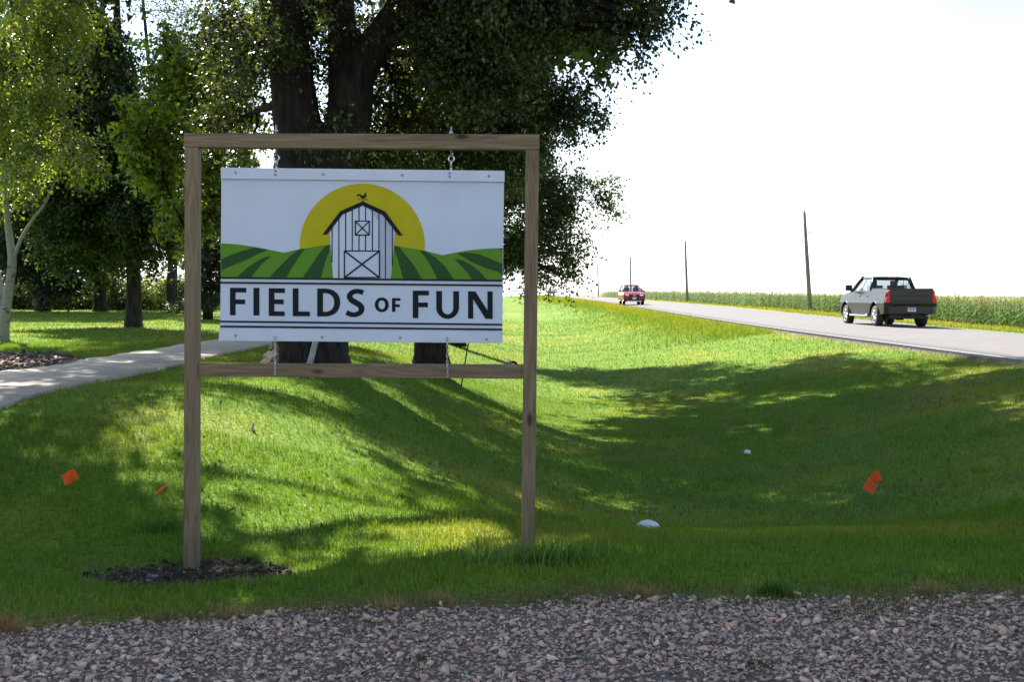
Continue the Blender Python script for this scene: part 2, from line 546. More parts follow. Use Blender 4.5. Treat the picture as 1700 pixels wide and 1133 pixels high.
# concrete footpath, slab by slab
path = empty('footpath', (PATH_X0, 4, .5)); tag(path, 'straight pale concrete footpath', kind='structure')
for k in range(24):
    d0 = 3.6 + k * 2.3
    dsl = np.linspace(d0, d0 + 2.285, 8)
    v = []; q = []
    for d in dsl:
        for x in (PATH_X0, (PATH_X0 + PATH_X1) / 2, PATH_X1):
            v.append((x, d, gz((PATH_X0 + PATH_X1) / 2, d) + 0.045))
    for j in range(7):
        for i in range(2):
            a = j * 3 + i; q.append((a, a + 1, a + 4, a + 3))
    top = len(v)
    for j in range(8):
        for i in (0, 2):
            p = v[j * 3 + i]; v.append((p[0], p[1], p[2] - .12))
    for j in range(7):
        q.append((j * 3, j * 3 + 3, top + j * 2 + 2, top + j * 2)); q.append((j * 3 + 2, top + j * 2 + 1, top + j * 2 + 3, j * 3 + 5))
    q.append((0, top, top + 1, 2)); q.append((21, 23, top + 15, top + 14))
    v = [(a - PATH_X0, b - 4, c - .5) for a, b, c in v]
    mesh_np('slab', np.array(v), np.array(q), M_CONC, path)

# gravel driveway bed (the loose stone lies on it)
dx = np.arange(-9, 9.01, .12)
v = []; q = []
for j in range(26):
    for i, x in enumerate(dx):
        e = float(gravel_edge(x)) - .03
        y = -6 + (e + 6) * j / 25.0
        v.append((x, y, gz(x, y) + .006))
n = len(dx)
for j in range(25):
    for i in range(n - 1):
        a = j * n + i; q.append((a, a + 1, a + n + 1, a + n))
cv = np.array(v)
bt = np.array([0.125, 0.095, 0.07])[None] * (0.7 + .6 * fbm(cv[:, 0] * 6, cv[:, 1] * 6, 61))[:, None]
drive = mesh_np('driveway', cv, np.array(q), M_BED, cols=bt, smooth=True)
tag(drive, 'grey gravel driveway', kind='structure')

# ------------------------------------------------------------------ loose stone, soil, chips
def hull_stone(rng, flat=0.6):
    bm = bmesh.new()
    for _ in range(8):
        p = rng.normal(size=3); p /= np.linalg.norm(p)
        p *= rng.uniform(.8, 1.1)
        bm.verts.new((p[0], p[1] * rng.uniform(.75, 1), p[2] * flat))
    r = bmesh.ops.convex_hull(bm, input=bm.verts[:])
    bmesh.ops.delete(bm, geom=[g for g in r['geom_interior'] if isinstance(g, bmesh.types.BMVert)], context='VERTS')
    bmesh.ops.triangulate(bm, faces=bm.faces[:])
    bm.verts.ensure_lookup_table(); bm.verts.index_update()
    v = np.array([x.co[:] for x in bm.verts]); f = np.array([[x.index for x in fc.verts] for fc in bm.faces])
    bm.free()
    return v, f

def scatter(name, protos, P, S, rng, cols, mat, tilt=0.4, parent=None):
    """copies of small shapes merged into one mesh"""
    n = len(P); kind = rng.integers(0, len(protos), n)
    VV = []; FF = []; CC = []; base = 0
    for k, (pv, pf) in enumerate(protos):
        m = np.where(kind == k)[0]
        if not len(m): continue
        th = rng.uniform(0, 2 * np.pi, len(m)); ax = rng.normal(0, tilt, (len(m), 2))
        c, s = np.cos(th), np.sin(th)
        v = pv[None] * S[m][:, None, None] if S.ndim == 1 else pv[None] * S[m][:, None, :]
        x = v[..., 0] * c[:, None] - v[..., 1] * s[:, None]
        y = v[..., 0] * s[:, None] + v[..., 1] * c[:, None]
        z = v[..., 2]
        z2 = z + x * ax[:, :1]; x2 = x - z * ax[:, :1]
        z3 = z2 + y * ax[:, 1:]; y2 = y - z2 * ax[:, 1:]
        w = np.stack([x2, y2, z3], -1) + P[m][:, None]
        VV.append(w.reshape(-1, 3))
        FF.append((pf[None] + (np.arange(len(m)) * len(pv))[:, None, None] + base).reshape(-1, pf.shape[1]))
        CC.append(np.repeat(cols[m], len(pv), 0)); base += len(m) * len(pv)
    return mesh_np(name, np.concatenate(VV), FF, mat, parent, cols=np.concatenate(CC))

rng = np.random.default_rng(7)
stones = [hull_stone(rng, rng.uniform(.35, .6)) for _ in range(30)]
def stone_cols(n, rng):
    pal = np.array([[.20, .165, .165], [.17, .15, .155], [.235, .20, .195], [.14, .12, .125], [.21, .155, .16], [.27, .245, .235], [.175, .15, .135], [.23, .185, .165], [.10, .09, .095]])
    c = pal[rng.choice(len(pal), n, p=[.22, .16, .15, .11, .12, .06, .08, .06, .04])]
    c = c * rng.uniform(.7, 1.3, (n, 1)) * 1.9 * np.array([1.26, 1.04, .80])
    k = rng.random(n) < .006
    c[k] = [.5, .48, .44]
    return c
N = 66000
gx_ = rng.uniform(-3.4, 3.5, N); gy_ = rng.uniform(4.5, 7.0, N)
e = gravel_edge(gx_)
keep = gy_ < e + rng.exponential(.05, N) * 1.2 - .03
# sparse bare patches of dirt
keep &= rng.random(N) < (1.0 - .55 * np.clip((fbm(gx_ * 1.6, gy_ * 1.6, 71) - .56) * 5, 0, 1))
gx_, gy_ = gx_[keep], gy_[keep]
S = np.clip(rng.lognormal(np.log(.0106), .44, len(gx_)), .006, .034)
P = np.stack([gx_, gy_, ground_z(gx_, gy_) + S * rng.uniform(.1, .75, len(gx_))], -1)
gravel = scatter('gravel', stones, P, S, rng, stone_cols(len(P), rng), M_STONE, .35)
tag(gravel, 'loose angular purple grey crushed stone on the driveway', 'gravel', kind='stuff')

# soil clods round the sign post
N = 5200
cx_ = rng.uniform(-2.95, -1.3, N); cy_ = rng.uniform(6.9, 8.5, N)
k = in_soil(cx_, cy_); cx_, cy_ = cx_[k], cy_[k]
S = np.clip(rng.lognormal(np.log(.0085), .5, len(cx_)), .003, .035)
P = np.stack([cx_, cy_, ground_z(cx_, cy_) + S * .4], -1)
cc = np.array([.060, .043, .031])[None] * rng.uniform(.5, 1.7, (len(cx_), 1))
w = rng.random(len(cx_)) < .05; cc[w] = [.20, .19, .18]
tag(scatter('soil_clods', stones, P, S, rng, cc, M_SOIL, .6), 'dark crumbly bare soil around the base of the sign post', 'soil', kind='stuff')

# wood chips in the bed beside the path
N = 3600
cx_ = rng.uniform(-12, PATH_X0, N); cy_ = rng.uniform(13, 23, N)
k = in_bed(cx_, cy_); cx_, cy_ = cx_[k], cy_[k]
bv, bf = box_vf((0, 0, 0), (1, .42, .16)); chip = (np.array(bv), np.array(bf))
S = rng.uniform(.02, .06, len(cx_))
P = np.stack([cx_, cy_, ground_z(cx_, cy_) + S * .4], -1)
cc = np.array([.16, .125, .10])[None] * rng.uniform(.4, 1.5, (len(cx_), 1))
tag(scatter('wood_chips', [chip], P, S, rng, cc, M_SOIL, .5), 'grey brown wood chip mulch beside the concrete footpath', 'mulch', kind='stuff')

# ------------------------------------------------------------------ grass
def blades(X, D, H, W, rng, lean=.55, seg=1, tint=None, z=None):
    n = len(X)
    z0 = ground_z(X, D) if z is None else z
    th = rng.uniform(0, 2 * np.pi, n); lt = rng.uniform(0, 2 * np.pi, n)
    ln = np.abs(rng.normal(0, lean, n)) * H
    c, s = np.cos(th) * W * .5, np.sin(th) * W * .5
    lx, ly = np.cos(lt) * ln, np.sin(lt) * ln
    b0 = np.stack([X - c, D - s, z0 - .004], -1); b1 = np.stack([X + c, D + s, z0 - .004], -1)
    tip = np.stack([X + lx, D + ly, z0 + np.sqrt(np.maximum(H ** 2 - (ln * .8) ** 2, (.35 * H) ** 2))], -1)
    if seg == 1:
        v = np.stack([b0, b1, tip], 1).reshape(-1, 3)
        f = np.arange(n * 3).reshape(-1, 3); F = [f]; rep = 3
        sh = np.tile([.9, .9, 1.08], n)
    else:
        hx = np.stack([X + lx * .32, D + ly * .32, z0 + (tip[:, 2] - z0) * .6], -1)
        o = np.stack([c, s, c * 0], -1) * .85
        v = np.stack([b0, b1, hx + o, hx - o, tip], 1).reshape(-1, 3)
        i = (np.arange(n) * 5)[:, None]
        F = [np.concatenate([i, i + 1, i + 2, i + 3], 1), np.concatenate([i + 3, i + 2, i + 4], 1)]; rep = 5
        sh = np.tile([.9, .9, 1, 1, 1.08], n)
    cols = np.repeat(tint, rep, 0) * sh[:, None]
    return v, F, cols

def grass_pts(n, d0, d1, rng, half=.47, extra=1.2, power=1.0):
    u = rng.random(n)
    D = np.sqrt(d0 ** 2 + u * (d1 ** 2 - d0 ** 2)) if power == 1 else d0 * (d1 / d0) ** u
    X = (rng.uniform(-1, 1, n)) * (half * D + extra)
    t = X - edge_x(D)
    ok = ~((t > -.12) & (t < ROAD_W + .12)) & ~in_path(X, D) & ~in_bed(X, D)
    ok &= ~(in_soil(X, D) & (rng.random(n) < .97))
    e = D - gravel_edge(X)
    ok &= e > rng.exponential(.05, n) - .03
    # the fringe is thin
    ok &= rng.random(n) < .30 + .70 * sstep(0, .45, e)
    ok &= t < ROAD_W + 13
    return X[ok], D[ok]

def blade_tint(X, D, rng, dead=.06):
    c = lawn_tint(X, D) * rng.uniform(.62, 1.38, (len(X), 1))
    k = rng.random(len(X)) < dead
    c[k] = np.array([.25, .21, .10]) * rng.uniform(.6, 1.2, (k.sum(), 1))
    return c

VV, FF, CC = [], [], []
base = 0
def add_blades(X, D, H, W, seg, lean=.55, dead=.06, tint=None):
    global base
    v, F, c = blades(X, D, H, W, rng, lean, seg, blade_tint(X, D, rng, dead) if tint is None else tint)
    VV.append(v); CC.append(c)
    for f in F: FF.append(f + base)
    base += len(v)
X, D = grass_pts(190000, 5.3, 11.5, rng)
patch = .7 + .6 * fbm(X * 1.3, D * 1.3, 81)
add_blades(X, D, rng.uniform(.025, .068, len(X)) * patch, rng.uniform(.003, .0058, len(X)), 2, dead=.035)
X, D = grass_pts(290000, 11.5, 26, rng)
add_blades(X, D, rng.uniform(.03, .075, len(X)) * (.7 + .6 * fbm(X * 1.1, D * 1.1, 82)), rng.uniform(.005, .010, len(X)), 1, dead=.04)
X, D = grass_pts(150000, 26, 75, rng, power=2)
add_blades(X, D, rng.uniform(.035, .085, len(X)), rng.uniform(.012, .028, len(X)) * D / 35, 1)
# dry, ragged fringe creeping over the gravel
n = 11000
X = rng.uniform(-3.6, 4.2, n)
D = gravel_edge(X) + rng.normal(.02, .13, n) + (fbm(X * 4, X * 0, 88) - .55) * .5
ok = rng.random(n) < np.clip((fbm(X * 3.1, D * 3.1, 89) - .36) * 3.5, .05, 1)
X, D = X[ok], D[ok]
dc = np.where((rng.random(len(X)) < .6)[:, None], np.array([.20, .145, .085]), np.array([.09, .12, .03])) * rng.uniform(.5, 1.3, (len(X), 1))
add_blades(X, D, rng.uniform(.02, .085, len(X)), rng.uniform(.0018, .004, len(X)), 2, 1.0, 0, dc)
# clover and broad weeds in the turf
n = 9000
X, D = grass_pts(n, 6.5, 20, rng)
ok = fbm(X * .9, D * .9, 93) > .54
X, D = X[ok], D[ok]
add_blades(X, D, rng.uniform(.03, .07, len(X)), rng.uniform(.014, .03, len(X)), 2, 1.0, 0, np.array([.07, .15, .03])[None] * rng.uniform(.7, 1.5, (len(X), 1)))
# taller seeded grass along both road shoulders
n = 70000
D = 40 * (320 / 40) ** rng.random(n)
sd = rng.random(n) < .55
X = np.where(sd, edge_x(D) - rng.gamma(2.0, .9, n) - .25, edge_x(D) + ROAD_W + .3 + rng.gamma(2.0, 3.2, n))
ok = X < edge_x(D) + ROAD_W + 13.5
X, D = X[ok], D[ok]
add_blades(X, D, rng.uniform(.08, .26, len(X)) * (.6 + .8 * fbm(X * .3, D * .3, 84)), .014 * D / 30, 1, .35)
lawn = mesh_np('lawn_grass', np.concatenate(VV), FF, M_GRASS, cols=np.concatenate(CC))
tag(lawn, 'mown green grass blades over the lawn and ditch', 'grass', kind='stuff')

def tuft(name, x, y, n, h, spread, col, label, cat, group=None, w=.006, lean=.7, seg=2, stem=None):
    r = np.random.default_rng(int(abs(x * 977 + y * 131)) + n)
    X = x + r.normal(0, spread, n); D = y + r.normal(0, spread * .7, n)
    H = h * r.uniform(.45, 1.1, n)
    c = np.array(col)[None] * r.uniform(.6, 1.4, (n, 1))
    v, F, cc = blades(X, D, H, np.full(n, w), r, lean, seg, c)
    v = v - np.array([x, y, gz(x, y)])
    o = mesh_np(name, v, F, M_GRASS, cols=cc)
    o.location = (x, y, gz(x, y))
    return tag(o, label, cat, group)

def on_ground(px, py, d0=5, d1=120):
    """where the photo's ray through the pixel meets the ground"""
    prev = None
    for d in np.arange(d0, d1, .05):
        p = at(px, py, d)
        if p.z <= gz(p.x, p.y): return p
    return at(px, py, d1)

p = on_ground(893, 938)
tuft('weed_clump', p.x, p.y, 520, .19, .19, (.095, .18, .035), 'tall unmown grass clump at the foot of the sign post beside the ditch', 'weeds', w=.010, lean=.8)
p = on_ground(1285, 990)
tuft('weed_clump', p.x, p.y, 150, .11, .045, (.05, .14, .02), 'bright green weed tuft growing at the gravel edge', 'weeds', w=.007)
for i, (px, py, lab) in enumerate([(650, 1016, 'straw coloured dry grass tuft at the gravel edge below the sign'),
                                   (725, 1003, 'larger straw coloured dry grass tuft in line below the sign end'),
                                   (385, 1030, 'thin dry grass tuft at the gravel edge below the bare soil'),
                                   (14, 1052, 'rusty brown dry grass tuft at the corner of the gravel'),
                                   (1060, 992, 'dry grass tuft at the gravel edge below the white stone'),
                                   (1540, 988, 'dry grass tuft at the gravel edge below the bent orange flag')]):
    p = on_ground(px, py)
    tuft('dry_grass_tuft', p.x, p.y, 150, .10, .05, (.27, .19, .10) if i != 3 else (.26, .13, .06), lab, 'dry grass', 'dry grass tufts along the gravel', w=.0035, lean=1.0)
for px, py, lab in [(700, 1102, 'small flattened dark weed among the gravel stones'), (1262, 1112, 'small green weed growing through the gravel'), (1245, 1010, 'spindly weed leaning over the gravel edge')]:
    p = on_ground(px, py)
    tuft('gravel_weed', p.x, p.y, 70, .06, .04, (.07, .085, .035), lab, 'weeds', w=.004, lean=1.0)
p = on_ground(285, 885)
tuft('weed_clump', p.x - .1, p.y, 200, .14, .075, (.09, .19, .03), 'loose clump of taller grass below the orange flags', 'weeds', w=.006, lean=.7)

# ------------------------------------------------------------------ trees
def leaves(P, Dr, Ln, per, size, rng, col, jit=.13, aspect=.62, droop=.5, colvar=.3, tri=False):
    """P twig starts, Dr twig directions, Ln lengths -> leaf quads strung along the twigs"""
    n = len(P)
    u = rng.random((n, per)) ** .8
    q = P[:, None] + Dr[:, None] * (u * Ln[:, None])[..., None] + rng.normal(0, 1, (n, per, 3)) * jit
    q = q.reshape(-1, 3); m = len(q)
    ax = rng.normal(0, 1, (m, 3)) + np.repeat(Dr, per, 0) * .7; ax[:, 2] -= droop
    ax /= np.linalg.norm(ax, axis=1)[:, None]
    nr = rng.normal(0, 1, (m, 3)); nr[:, 2] += .8
    sd = np.cross(ax, nr); sd /= np.maximum(np.linalg.norm(sd, axis=1), 1e-6)[:, None]
    nn = np.cross(sd, ax)
    s = size * rng.uniform(.6, 1.3, m)[:, None]
    a = q; b = q + ax * s * .48 + sd * s * aspect * .5 + nn * s * .08
    t = q + ax * s; d = q + ax * s * .48 - sd * s * aspect * .5 + nn * s * .08
    if tri:        # far crowns: one face a leaf
        v = np.stack([a, b + sd * s * aspect * .25, t - sd * s * aspect * .3], 1).reshape(-1, 3)
        f = np.arange(m * 3).reshape(-1, 3)
    else:
        v = np.stack([a, b, t, d], 1).reshape(-1, 3)
        f = np.arange(m * 4).reshape(-1, 4)
    tw = np.repeat(rng.normal(0, 1, n), per)
    k = np.clip(1 + colvar * (tw * .8 + rng.normal(0, .5, m)), .35, 1.9)[:, None]
    yel = np.clip(rng.normal(.0, .5, m) + tw * .2, 0, 1)[:, None] * .35
    c = np.array(col)[None] * k
    c = c * (1 - yel) + c * np.array([1.55, 1.15, .7]) * yel
    return v, f, np.repeat(c, 3 if tri else 4, 0)

def curve_pts(a, b, n, rng, wob=.06, sag=0.0):
    a = Vector(a); b = Vector(b); L = (b - a).length
    out = []
    o1 = Vector(rng.normal(0, wob * L, 3)); o2 = Vector(rng.normal(0, wob * L, 3))
    for i in range(n):
        u = i / (n - 1)
        p = a.lerp(b, u) + o1 * math.sin(math.pi * u) + o2 * math.sin(2 * math.pi * u) * .5
        p.z += sag * L * math.sin(math.pi * u)
        out.append(p)
    return out

def tree(name, base, stems, lobes, label, group, seed, bark_m, leaf_col, leaf_size, barks=14, flare=1.35, droop=.5, aspect=.62, twig=.6, jit=.10, colvar=.62, cat='tree', limb_r=.10, flare_h=.6):
    """stems: list of (points, radii); lobes: list of (centre, radii(3), twigs, leaves per twig, leaf scale)"""
    rg = np.random.default_rng(seed)
    root = empty(name, base)
    tag(root, label, cat, group)
    bx = Vector(base)
    g = Geo(); nodes = []
    for si, (pts, rad) in enumerate(stems):
        # resample smoothly
        P2, R2 = [], []
        m = len(pts)
        for i in range(m - 1):
            p0 = Vector(pts[max(i - 1, 0)]); p1 = Vector(pts[i]); p2 = Vector(pts[i + 1]); p3 = Vector(pts[min(i + 2, m - 1)])
            for k in range(6):
                u = k / 6
                P2.append(.5 * ((2 * p1) + (-p0 + p2) * u + (2 * p0 - 5 * p1 + 4 * p2 - p3) * u * u + (-p0 + 3 * p1 - 3 * p2 + p3) * u ** 3))
                R2.append(rad[i] * (1 - u) + rad[i + 1] * u)
        P2.append(Vector(pts[-1])); R2.append(rad[-1])
        if si == 0 and flare > 1:
            for i, p in enumerate(P2):
                hgt = p.z - P2[0].z
                R2[i] *= 1 + (flare - 1) * math.exp(-max(hgt, 0) / (flare_h * .5))
        g.tube([p - bx for p in P2], R2, barks, True, .09, rg)
        nodes += [(p, r) for p, r in zip(P2, R2)]
    npos = np.array([tuple(p) for p, r in nodes])
    lv, lf, lc = [], [], []; off = 0
    for c, rr, ntw, per, ls in lobes:
        c = Vector(c); ra = np.array(rr)
        ok = npos[:, 2] < c.z + .3 * ra[2]
        dd = np.linalg.norm((npos - np.array(c)) * np.array([1, 1, .8]), axis=1) + np.where(ok, 0, 50)
        i0 = int(np.argmin(dd)); st, sr = nodes[i0]
        L = (c - st).length
        lr = min(limb_r * (.5 + L / 6), sr * .7)
        limb = curve_pts(st, c, 8, rg, .05, .05)
        g.tube([p - bx for p in limb], np.linspace(lr, lr * .45, 8), 7, False, .05, rg)
        skel = limb[3:]
        nb = int(5 + 2 * max(ra))
        for k in range(nb):
            dv = rg.normal(0, 1, 3); dv /= np.linalg.norm(dv)
            e = c + Vector(dv * ra * rg.uniform(.55, .9))
            s0 = skel[rg.integers(0, min(len(skel), 5))]
            br = curve_pts(s0, e, 6, rg, .08, .06)
            g.tube([p - bx for p in br], np.linspace(lr * .4, .008, 6), 5, False)
            skel = skel + br[2:]
        sk = np.array([tuple(p) for p in skel])
        # twig starts inside the lobe, clustered so that gaps open between clumps
        ncl = max(4, ntw // 15)
        dv = rg.normal(0, 1, (ncl, 3)); dv /= np.linalg.norm(dv, axis=1)[:, None]
        cl = np.array(c) + dv * ra * (rg.random((ncl, 1)) ** .42)
        pick = rg.integers(0, ncl, ntw)
        P = cl[pick] + rg.normal(0, 1, (ntw, 3)) * ra * .10 + rg.normal(0, .17, (ntw, 3))
        rel = (P - np.array(c)) / ra
        Dr = rel / np.maximum(np.linalg.norm(rel, axis=1), .2)[:, None] + rg.normal(0, .6, (ntw, 3)); Dr[:, 2] -= droop
        Dr /= np.linalg.norm(Dr, axis=1)[:, None]
        Ln = twig * rg.uniform(.5, 1.3, ntw) * (ls ** .5)
        # twigs: a branchlet from the nearest branch to each clump, a twig for each spray
        for q in cl:
            j = int(np.argmin(((sk - q) ** 2).sum(1)))
            g.tube([p - bx for p in curve_pts(Vector(sk[j]), Vector(q), 4, rg, .08)], [.016, .013, .010, .007], 4, False)
        sel = range(0, ntw, 1 if ls <= 1.2 and base[1] < 40 else 4)
        for j in sel:
            a = Vector(P[j]); b = a + Vector(Dr[j]) * float(Ln[j])
            q = Vector(cl[pick[j]])
            g.tube([q - bx, a - bx, b - bx], [.006, .005, .002], 3, False)
        v, f, cc = leaves(P, Dr, Ln, per, leaf_size * ls * (1.22 if base[1] > 30 else 1), rg, leaf_col, jit * ls ** .5, aspect, droop, colvar, base[1] > 30)
        lv.append(v - np.array(bx)); lf.append(f + off); lc.append(cc); off += len(v)
    g.build('trunk', bark_m, root)
    if lv:
        mesh_np('crown', np.concatenate(lv), lf, M_LEAF, root, cols=np.concatenate(lc))
    return root

def lobe(px, py, D, rx, rz, ry, tw, per=34, ls=1.0):
    """a foliage mass: centre seen at px,py at distance D; rx, rz in photo pixels there, ry in metres"""
    s = D / FPX
    return (at(px, py, D), (rx * s, ry, rz * s), int(tw * (1.25 if ls == 1.0 else 1)), per, ls)
def sp(px, py, D): return at(px, py, D)

# the big forked tree behind the sign
D0 = 19.0
b = sp(512, 603, D0); b.z = gz(b.x, b.y) - .05
tree('maple_tree', b,
     [([b, sp(514, 560, D0), sp(516, 430, D0), sp(516, 310, D0), sp(508, 250, D0), sp(492, 200, D0), sp(482, 106, D0), sp(462, 0, D0), sp(430, -160, D0), sp(400, -330, D0)],
       [.56, .53, .52, .58, .50, .37, .33, .31, .22, .1]),
      ([sp(526, 330, D0), sp(548, 265, D0), sp(578, 205, D0), sp(592, 130, D0), sp(622, 75, D0), sp(662, 15, D0), sp(730, -80, D0), sp(800, -220, D0)],
       [.36, .40, .36, .29, .25, .22, .17, .08]),
      ([sp(570, 240, D0 + .3), sp(572, 160, D0 + .3), sp(568, 60, D0 + .4), sp(565, -60, D0 + .5), sp(560, -260, D0 + .6)], [.30, .26, .22, .19, .09])],
     [lobe(425, 40, 19.5, 52, 70, 1.0, 170), lobe(545, 30, 20.8, 70, 70, .9, 190), lobe(700, 130, 20.6, 70, 70, 1.1, 190),
      lobe(780, 40, 18.6, 80, 70, 1.3, 270), lobe(640, 235, 20.8, 70, 45, .8, 130), lobe(850, 5, 18, 68, 56, 1.2, 230), lobe(540, 215, 21, 40, 60, .6, 60),
      lobe(400, 200, 20.8, 40, 70, 1.0, 70), lobe(430, 70, 17.9, 26, 40, .4, 34), lobe(535, -5, 17.9, 36, 18, .4, 22), lobe(548, 190, 17.9, 14, 16, .3, 8),
      lobe(905, -16, 18, 40, 22, .7, 60), lobe(990, -22, 18, 44, 14, .5, 46), lobe(1058, 0, 18, 44, 16, .5, 50), lobe(1045, 48, 18, 18, 22, .4, 26), lobe(1075, 50, 18, 12, 12, .3, 8), lobe(800, 110, 18.6, 70, 55, 1.0, 170),
      lobe(560, -330, 19, 240, 140, 3.2, 260, 26, 2.7), lobe(800, -350, 19, 260, 150, 3.5, 360, 26, 2.7), lobe(950, -345, 19, 170, 100, 3.0, 230, 26, 2.0),
      ((-2.5, 16.5, 11.5), (4.0, 3.4, 2.4), 560, 24, 3.2), ((2.0, 18.5, 11.0), (3.6, 4.5, 2.6), 380, 24, 3.2), ((-6.8, 14.8, 10.5), (3.0, 2.6, 2.2), 520, 24, 3.2),
      ((-8.6, 15.5, 8.2), (1.9, 2.6, 1.5), 130, 24, 2.9), ((-5.0, 12.8, 9.6), (2.6, 1.6, 1.6), 200, 24, 2.9), ((-1.2, 12.6, 9.6), (2.4, 1.5, 1.5), 180, 24, 2.9), ((-9.4, 19.3, 10.3), (2.0, 2.6, 1.8), 230, 24, 2.9), ((-3.0, 19.5, 15.0), (4.5, 4.5, 2.2), 300, 24, 3.3)],
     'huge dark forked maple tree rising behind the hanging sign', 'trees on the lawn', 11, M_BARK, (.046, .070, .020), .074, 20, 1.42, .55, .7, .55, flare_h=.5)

# the second trunk
b = sp(717, 598, 24.0); b.z = gz(b.x, b.y) - .05
tree('maple_tree', b,
     [([b, sp(716, 560, 24), sp(714, 430, 24), sp(722, 300, 24), sp(742, 180, 24), sp(770, 60, 24), sp(800, -80, 24), sp(830, -260, 24)],
       [.34, .33, .31, .27, .23, .19, .13, .05]),
      ([sp(722, 310, 24), sp(770, 240, 23.6), sp(830, 200, 23.2), sp(900, 180, 22.8)], [.16, .13, .10, .05]),
      ],
     [lobe(800, 140, 22.5, 90, 80, 1.6, 360), lobe(842, 130, 22, 48, 60, 1.2, 170), lobe(920, 180, 22, 36, 28, .7, 58), lobe(958, 192, 22, 20, 22, .5, 20),
      lobe(760, 240, 23, 100, 40, 1.4, 230), lobe(840, 255, 22.6, 48, 36, 1.0, 90), lobe(650, 265, 23.5, 60, 26, 1.0, 80),
      lobe(880, -210, 23, 200, 110, 3, 300, 26, 1.9), lobe(700, -210, 24, 200, 110, 3, 220, 26, 2.0), lobe(860, -330, 24, 230, 140, 3.5, 300, 24, 2.9), lobe(1010, -300, 25, 190, 140, 3.5, 240, 24, 2.9)],
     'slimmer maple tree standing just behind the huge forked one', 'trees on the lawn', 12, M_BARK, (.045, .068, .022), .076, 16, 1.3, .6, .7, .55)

# third tree of the row, its trunk behind the sign panel
b = sp(752, 540, 38.0); b.z = gz(b.x, b.y) - .05
tree('maple_tree', b,
     [([b, sp(752, 500, 38), sp(754, 420, 38), sp(762, 330, 38), sp(780, 220, 38), sp(800, 100, 38), sp(820, -60, 38)], [.36, .33, .31, .27, .22, .16, .05]),
      ([sp(757, 400, 38), sp(800, 350, 37.6), sp(860, 335, 37), sp(930, 325, 36.6)], [.15, .12, .09, .04])],
     [lobe(870, 320, 37, 42, 34, 1.8, 105), lobe(925, 328, 36.5, 38, 32, 1.6, 84), lobe(978, 332, 36, 28, 30, 1.4, 48), lobe(865, 385, 37, 34, 42, 1.8, 84), lobe(915, 395, 36.5, 38, 28, 1.7, 60),
      lobe(945, 420, 36, 24, 18, 1.0, 26), lobe(880, 450, 36.5, 26, 30, 1.0, 44), lobe(930, 455, 36, 12, 14, .6, 10), lobe(800, 300, 38, 70, 50, 2, 180), lobe(880, 215, 37, 50, 36, 2.0, 140), lobe(820, 180, 38, 90, 80, 2.6, 260),
      lobe(820, 60, 38, 90, 80, 3.0, 230, 28, 1.4), lobe(840, -120, 38, 110, 70, 3.5, 200, 26, 1.9), ((-1.4, 29.5, 10.8), (2.4, 3.0, 1.6), 240, 26, 3.0), ((.6, 32.5, 10.6), (3.2, 4.2, 1.9), 330, 26, 3.0), ((3.6, 30.0, 12.2), (2.6, 3.8, 1.8), 250, 26, 3.0), ((.8, 28, 12.4), (2.8, 3.4, 1.6), 230, 26, 3.0)],
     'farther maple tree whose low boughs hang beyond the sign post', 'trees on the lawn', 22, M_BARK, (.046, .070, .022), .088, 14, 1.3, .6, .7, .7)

# birch at the edge of the picture
b = sp(4, 566, 27.0); b.z = gz(b.x, b.y) - .03
tree('birch_tree', b,
     [([b, sp(8, 530, 27), sp(16, 470, 27), sp(20, 430, 27), sp(14, 380, 27), sp(8, 320, 27), sp(0, 200, 27), sp(-5, 60, 27), sp(-10, -150, 27)],
       [.125, .11, .10, .095, .072, .065, .05, .04, .02]),
      ([sp(20, 435, 27), sp(36, 395, 26.9), sp(56, 362, 26.8), sp(76, 335, 26.7), sp(100, 270, 26.5), sp(110, 160, 26.3)], [.042, .038, .032, .028, .02, .010]),
      ([sp(6, 540, 27), sp(-2, 470, 27.2), sp(-20, 400, 27.4), sp(-50, 250, 27.6)], [.09, .09, .08, .03])],
     [lobe(20, 305, 25.8, 36, 26, .8, 36), lobe(100, 262, 25.4, 42, 26, .7, 40), lobe(128, 240, 25.2, 22, 18, .5, 15), lobe(50, 215, 25.9, 44, 30, .9, 50), lobe(-5, 190, 26, 40, 40, .9, 43), lobe(110, 165, 25.8, 40, 30, .8, 38),
      lobe(40, 120, 26, 46, 34, .9, 50), lobe(120, 80, 26, 36, 36, .9, 40), lobe(30, 30, 26, 56, 36, 1.0, 57), lobe(100, 0, 26, 46, 30, 1.0, 43), lobe(-20, 90, 26.3, 36, 36, .9, 36),
      lobe(0, -140, 27, 140, 80, 2, 150, 26, 1.8), ((-11.5, 26, 12), (3.2, 3.2, 2.5), 170, 26, 2.2), ((-10, 24, 9.5), (2.0, 2.0, 1.6), 120, 26, 2.0)],
     'white barked birch tree with forked stems at the edge of the lawn', 'trees on the lawn', 13, M_BIRCH, (.14, .20, .026), .08, 12, 1.25, .75, .75, .6)

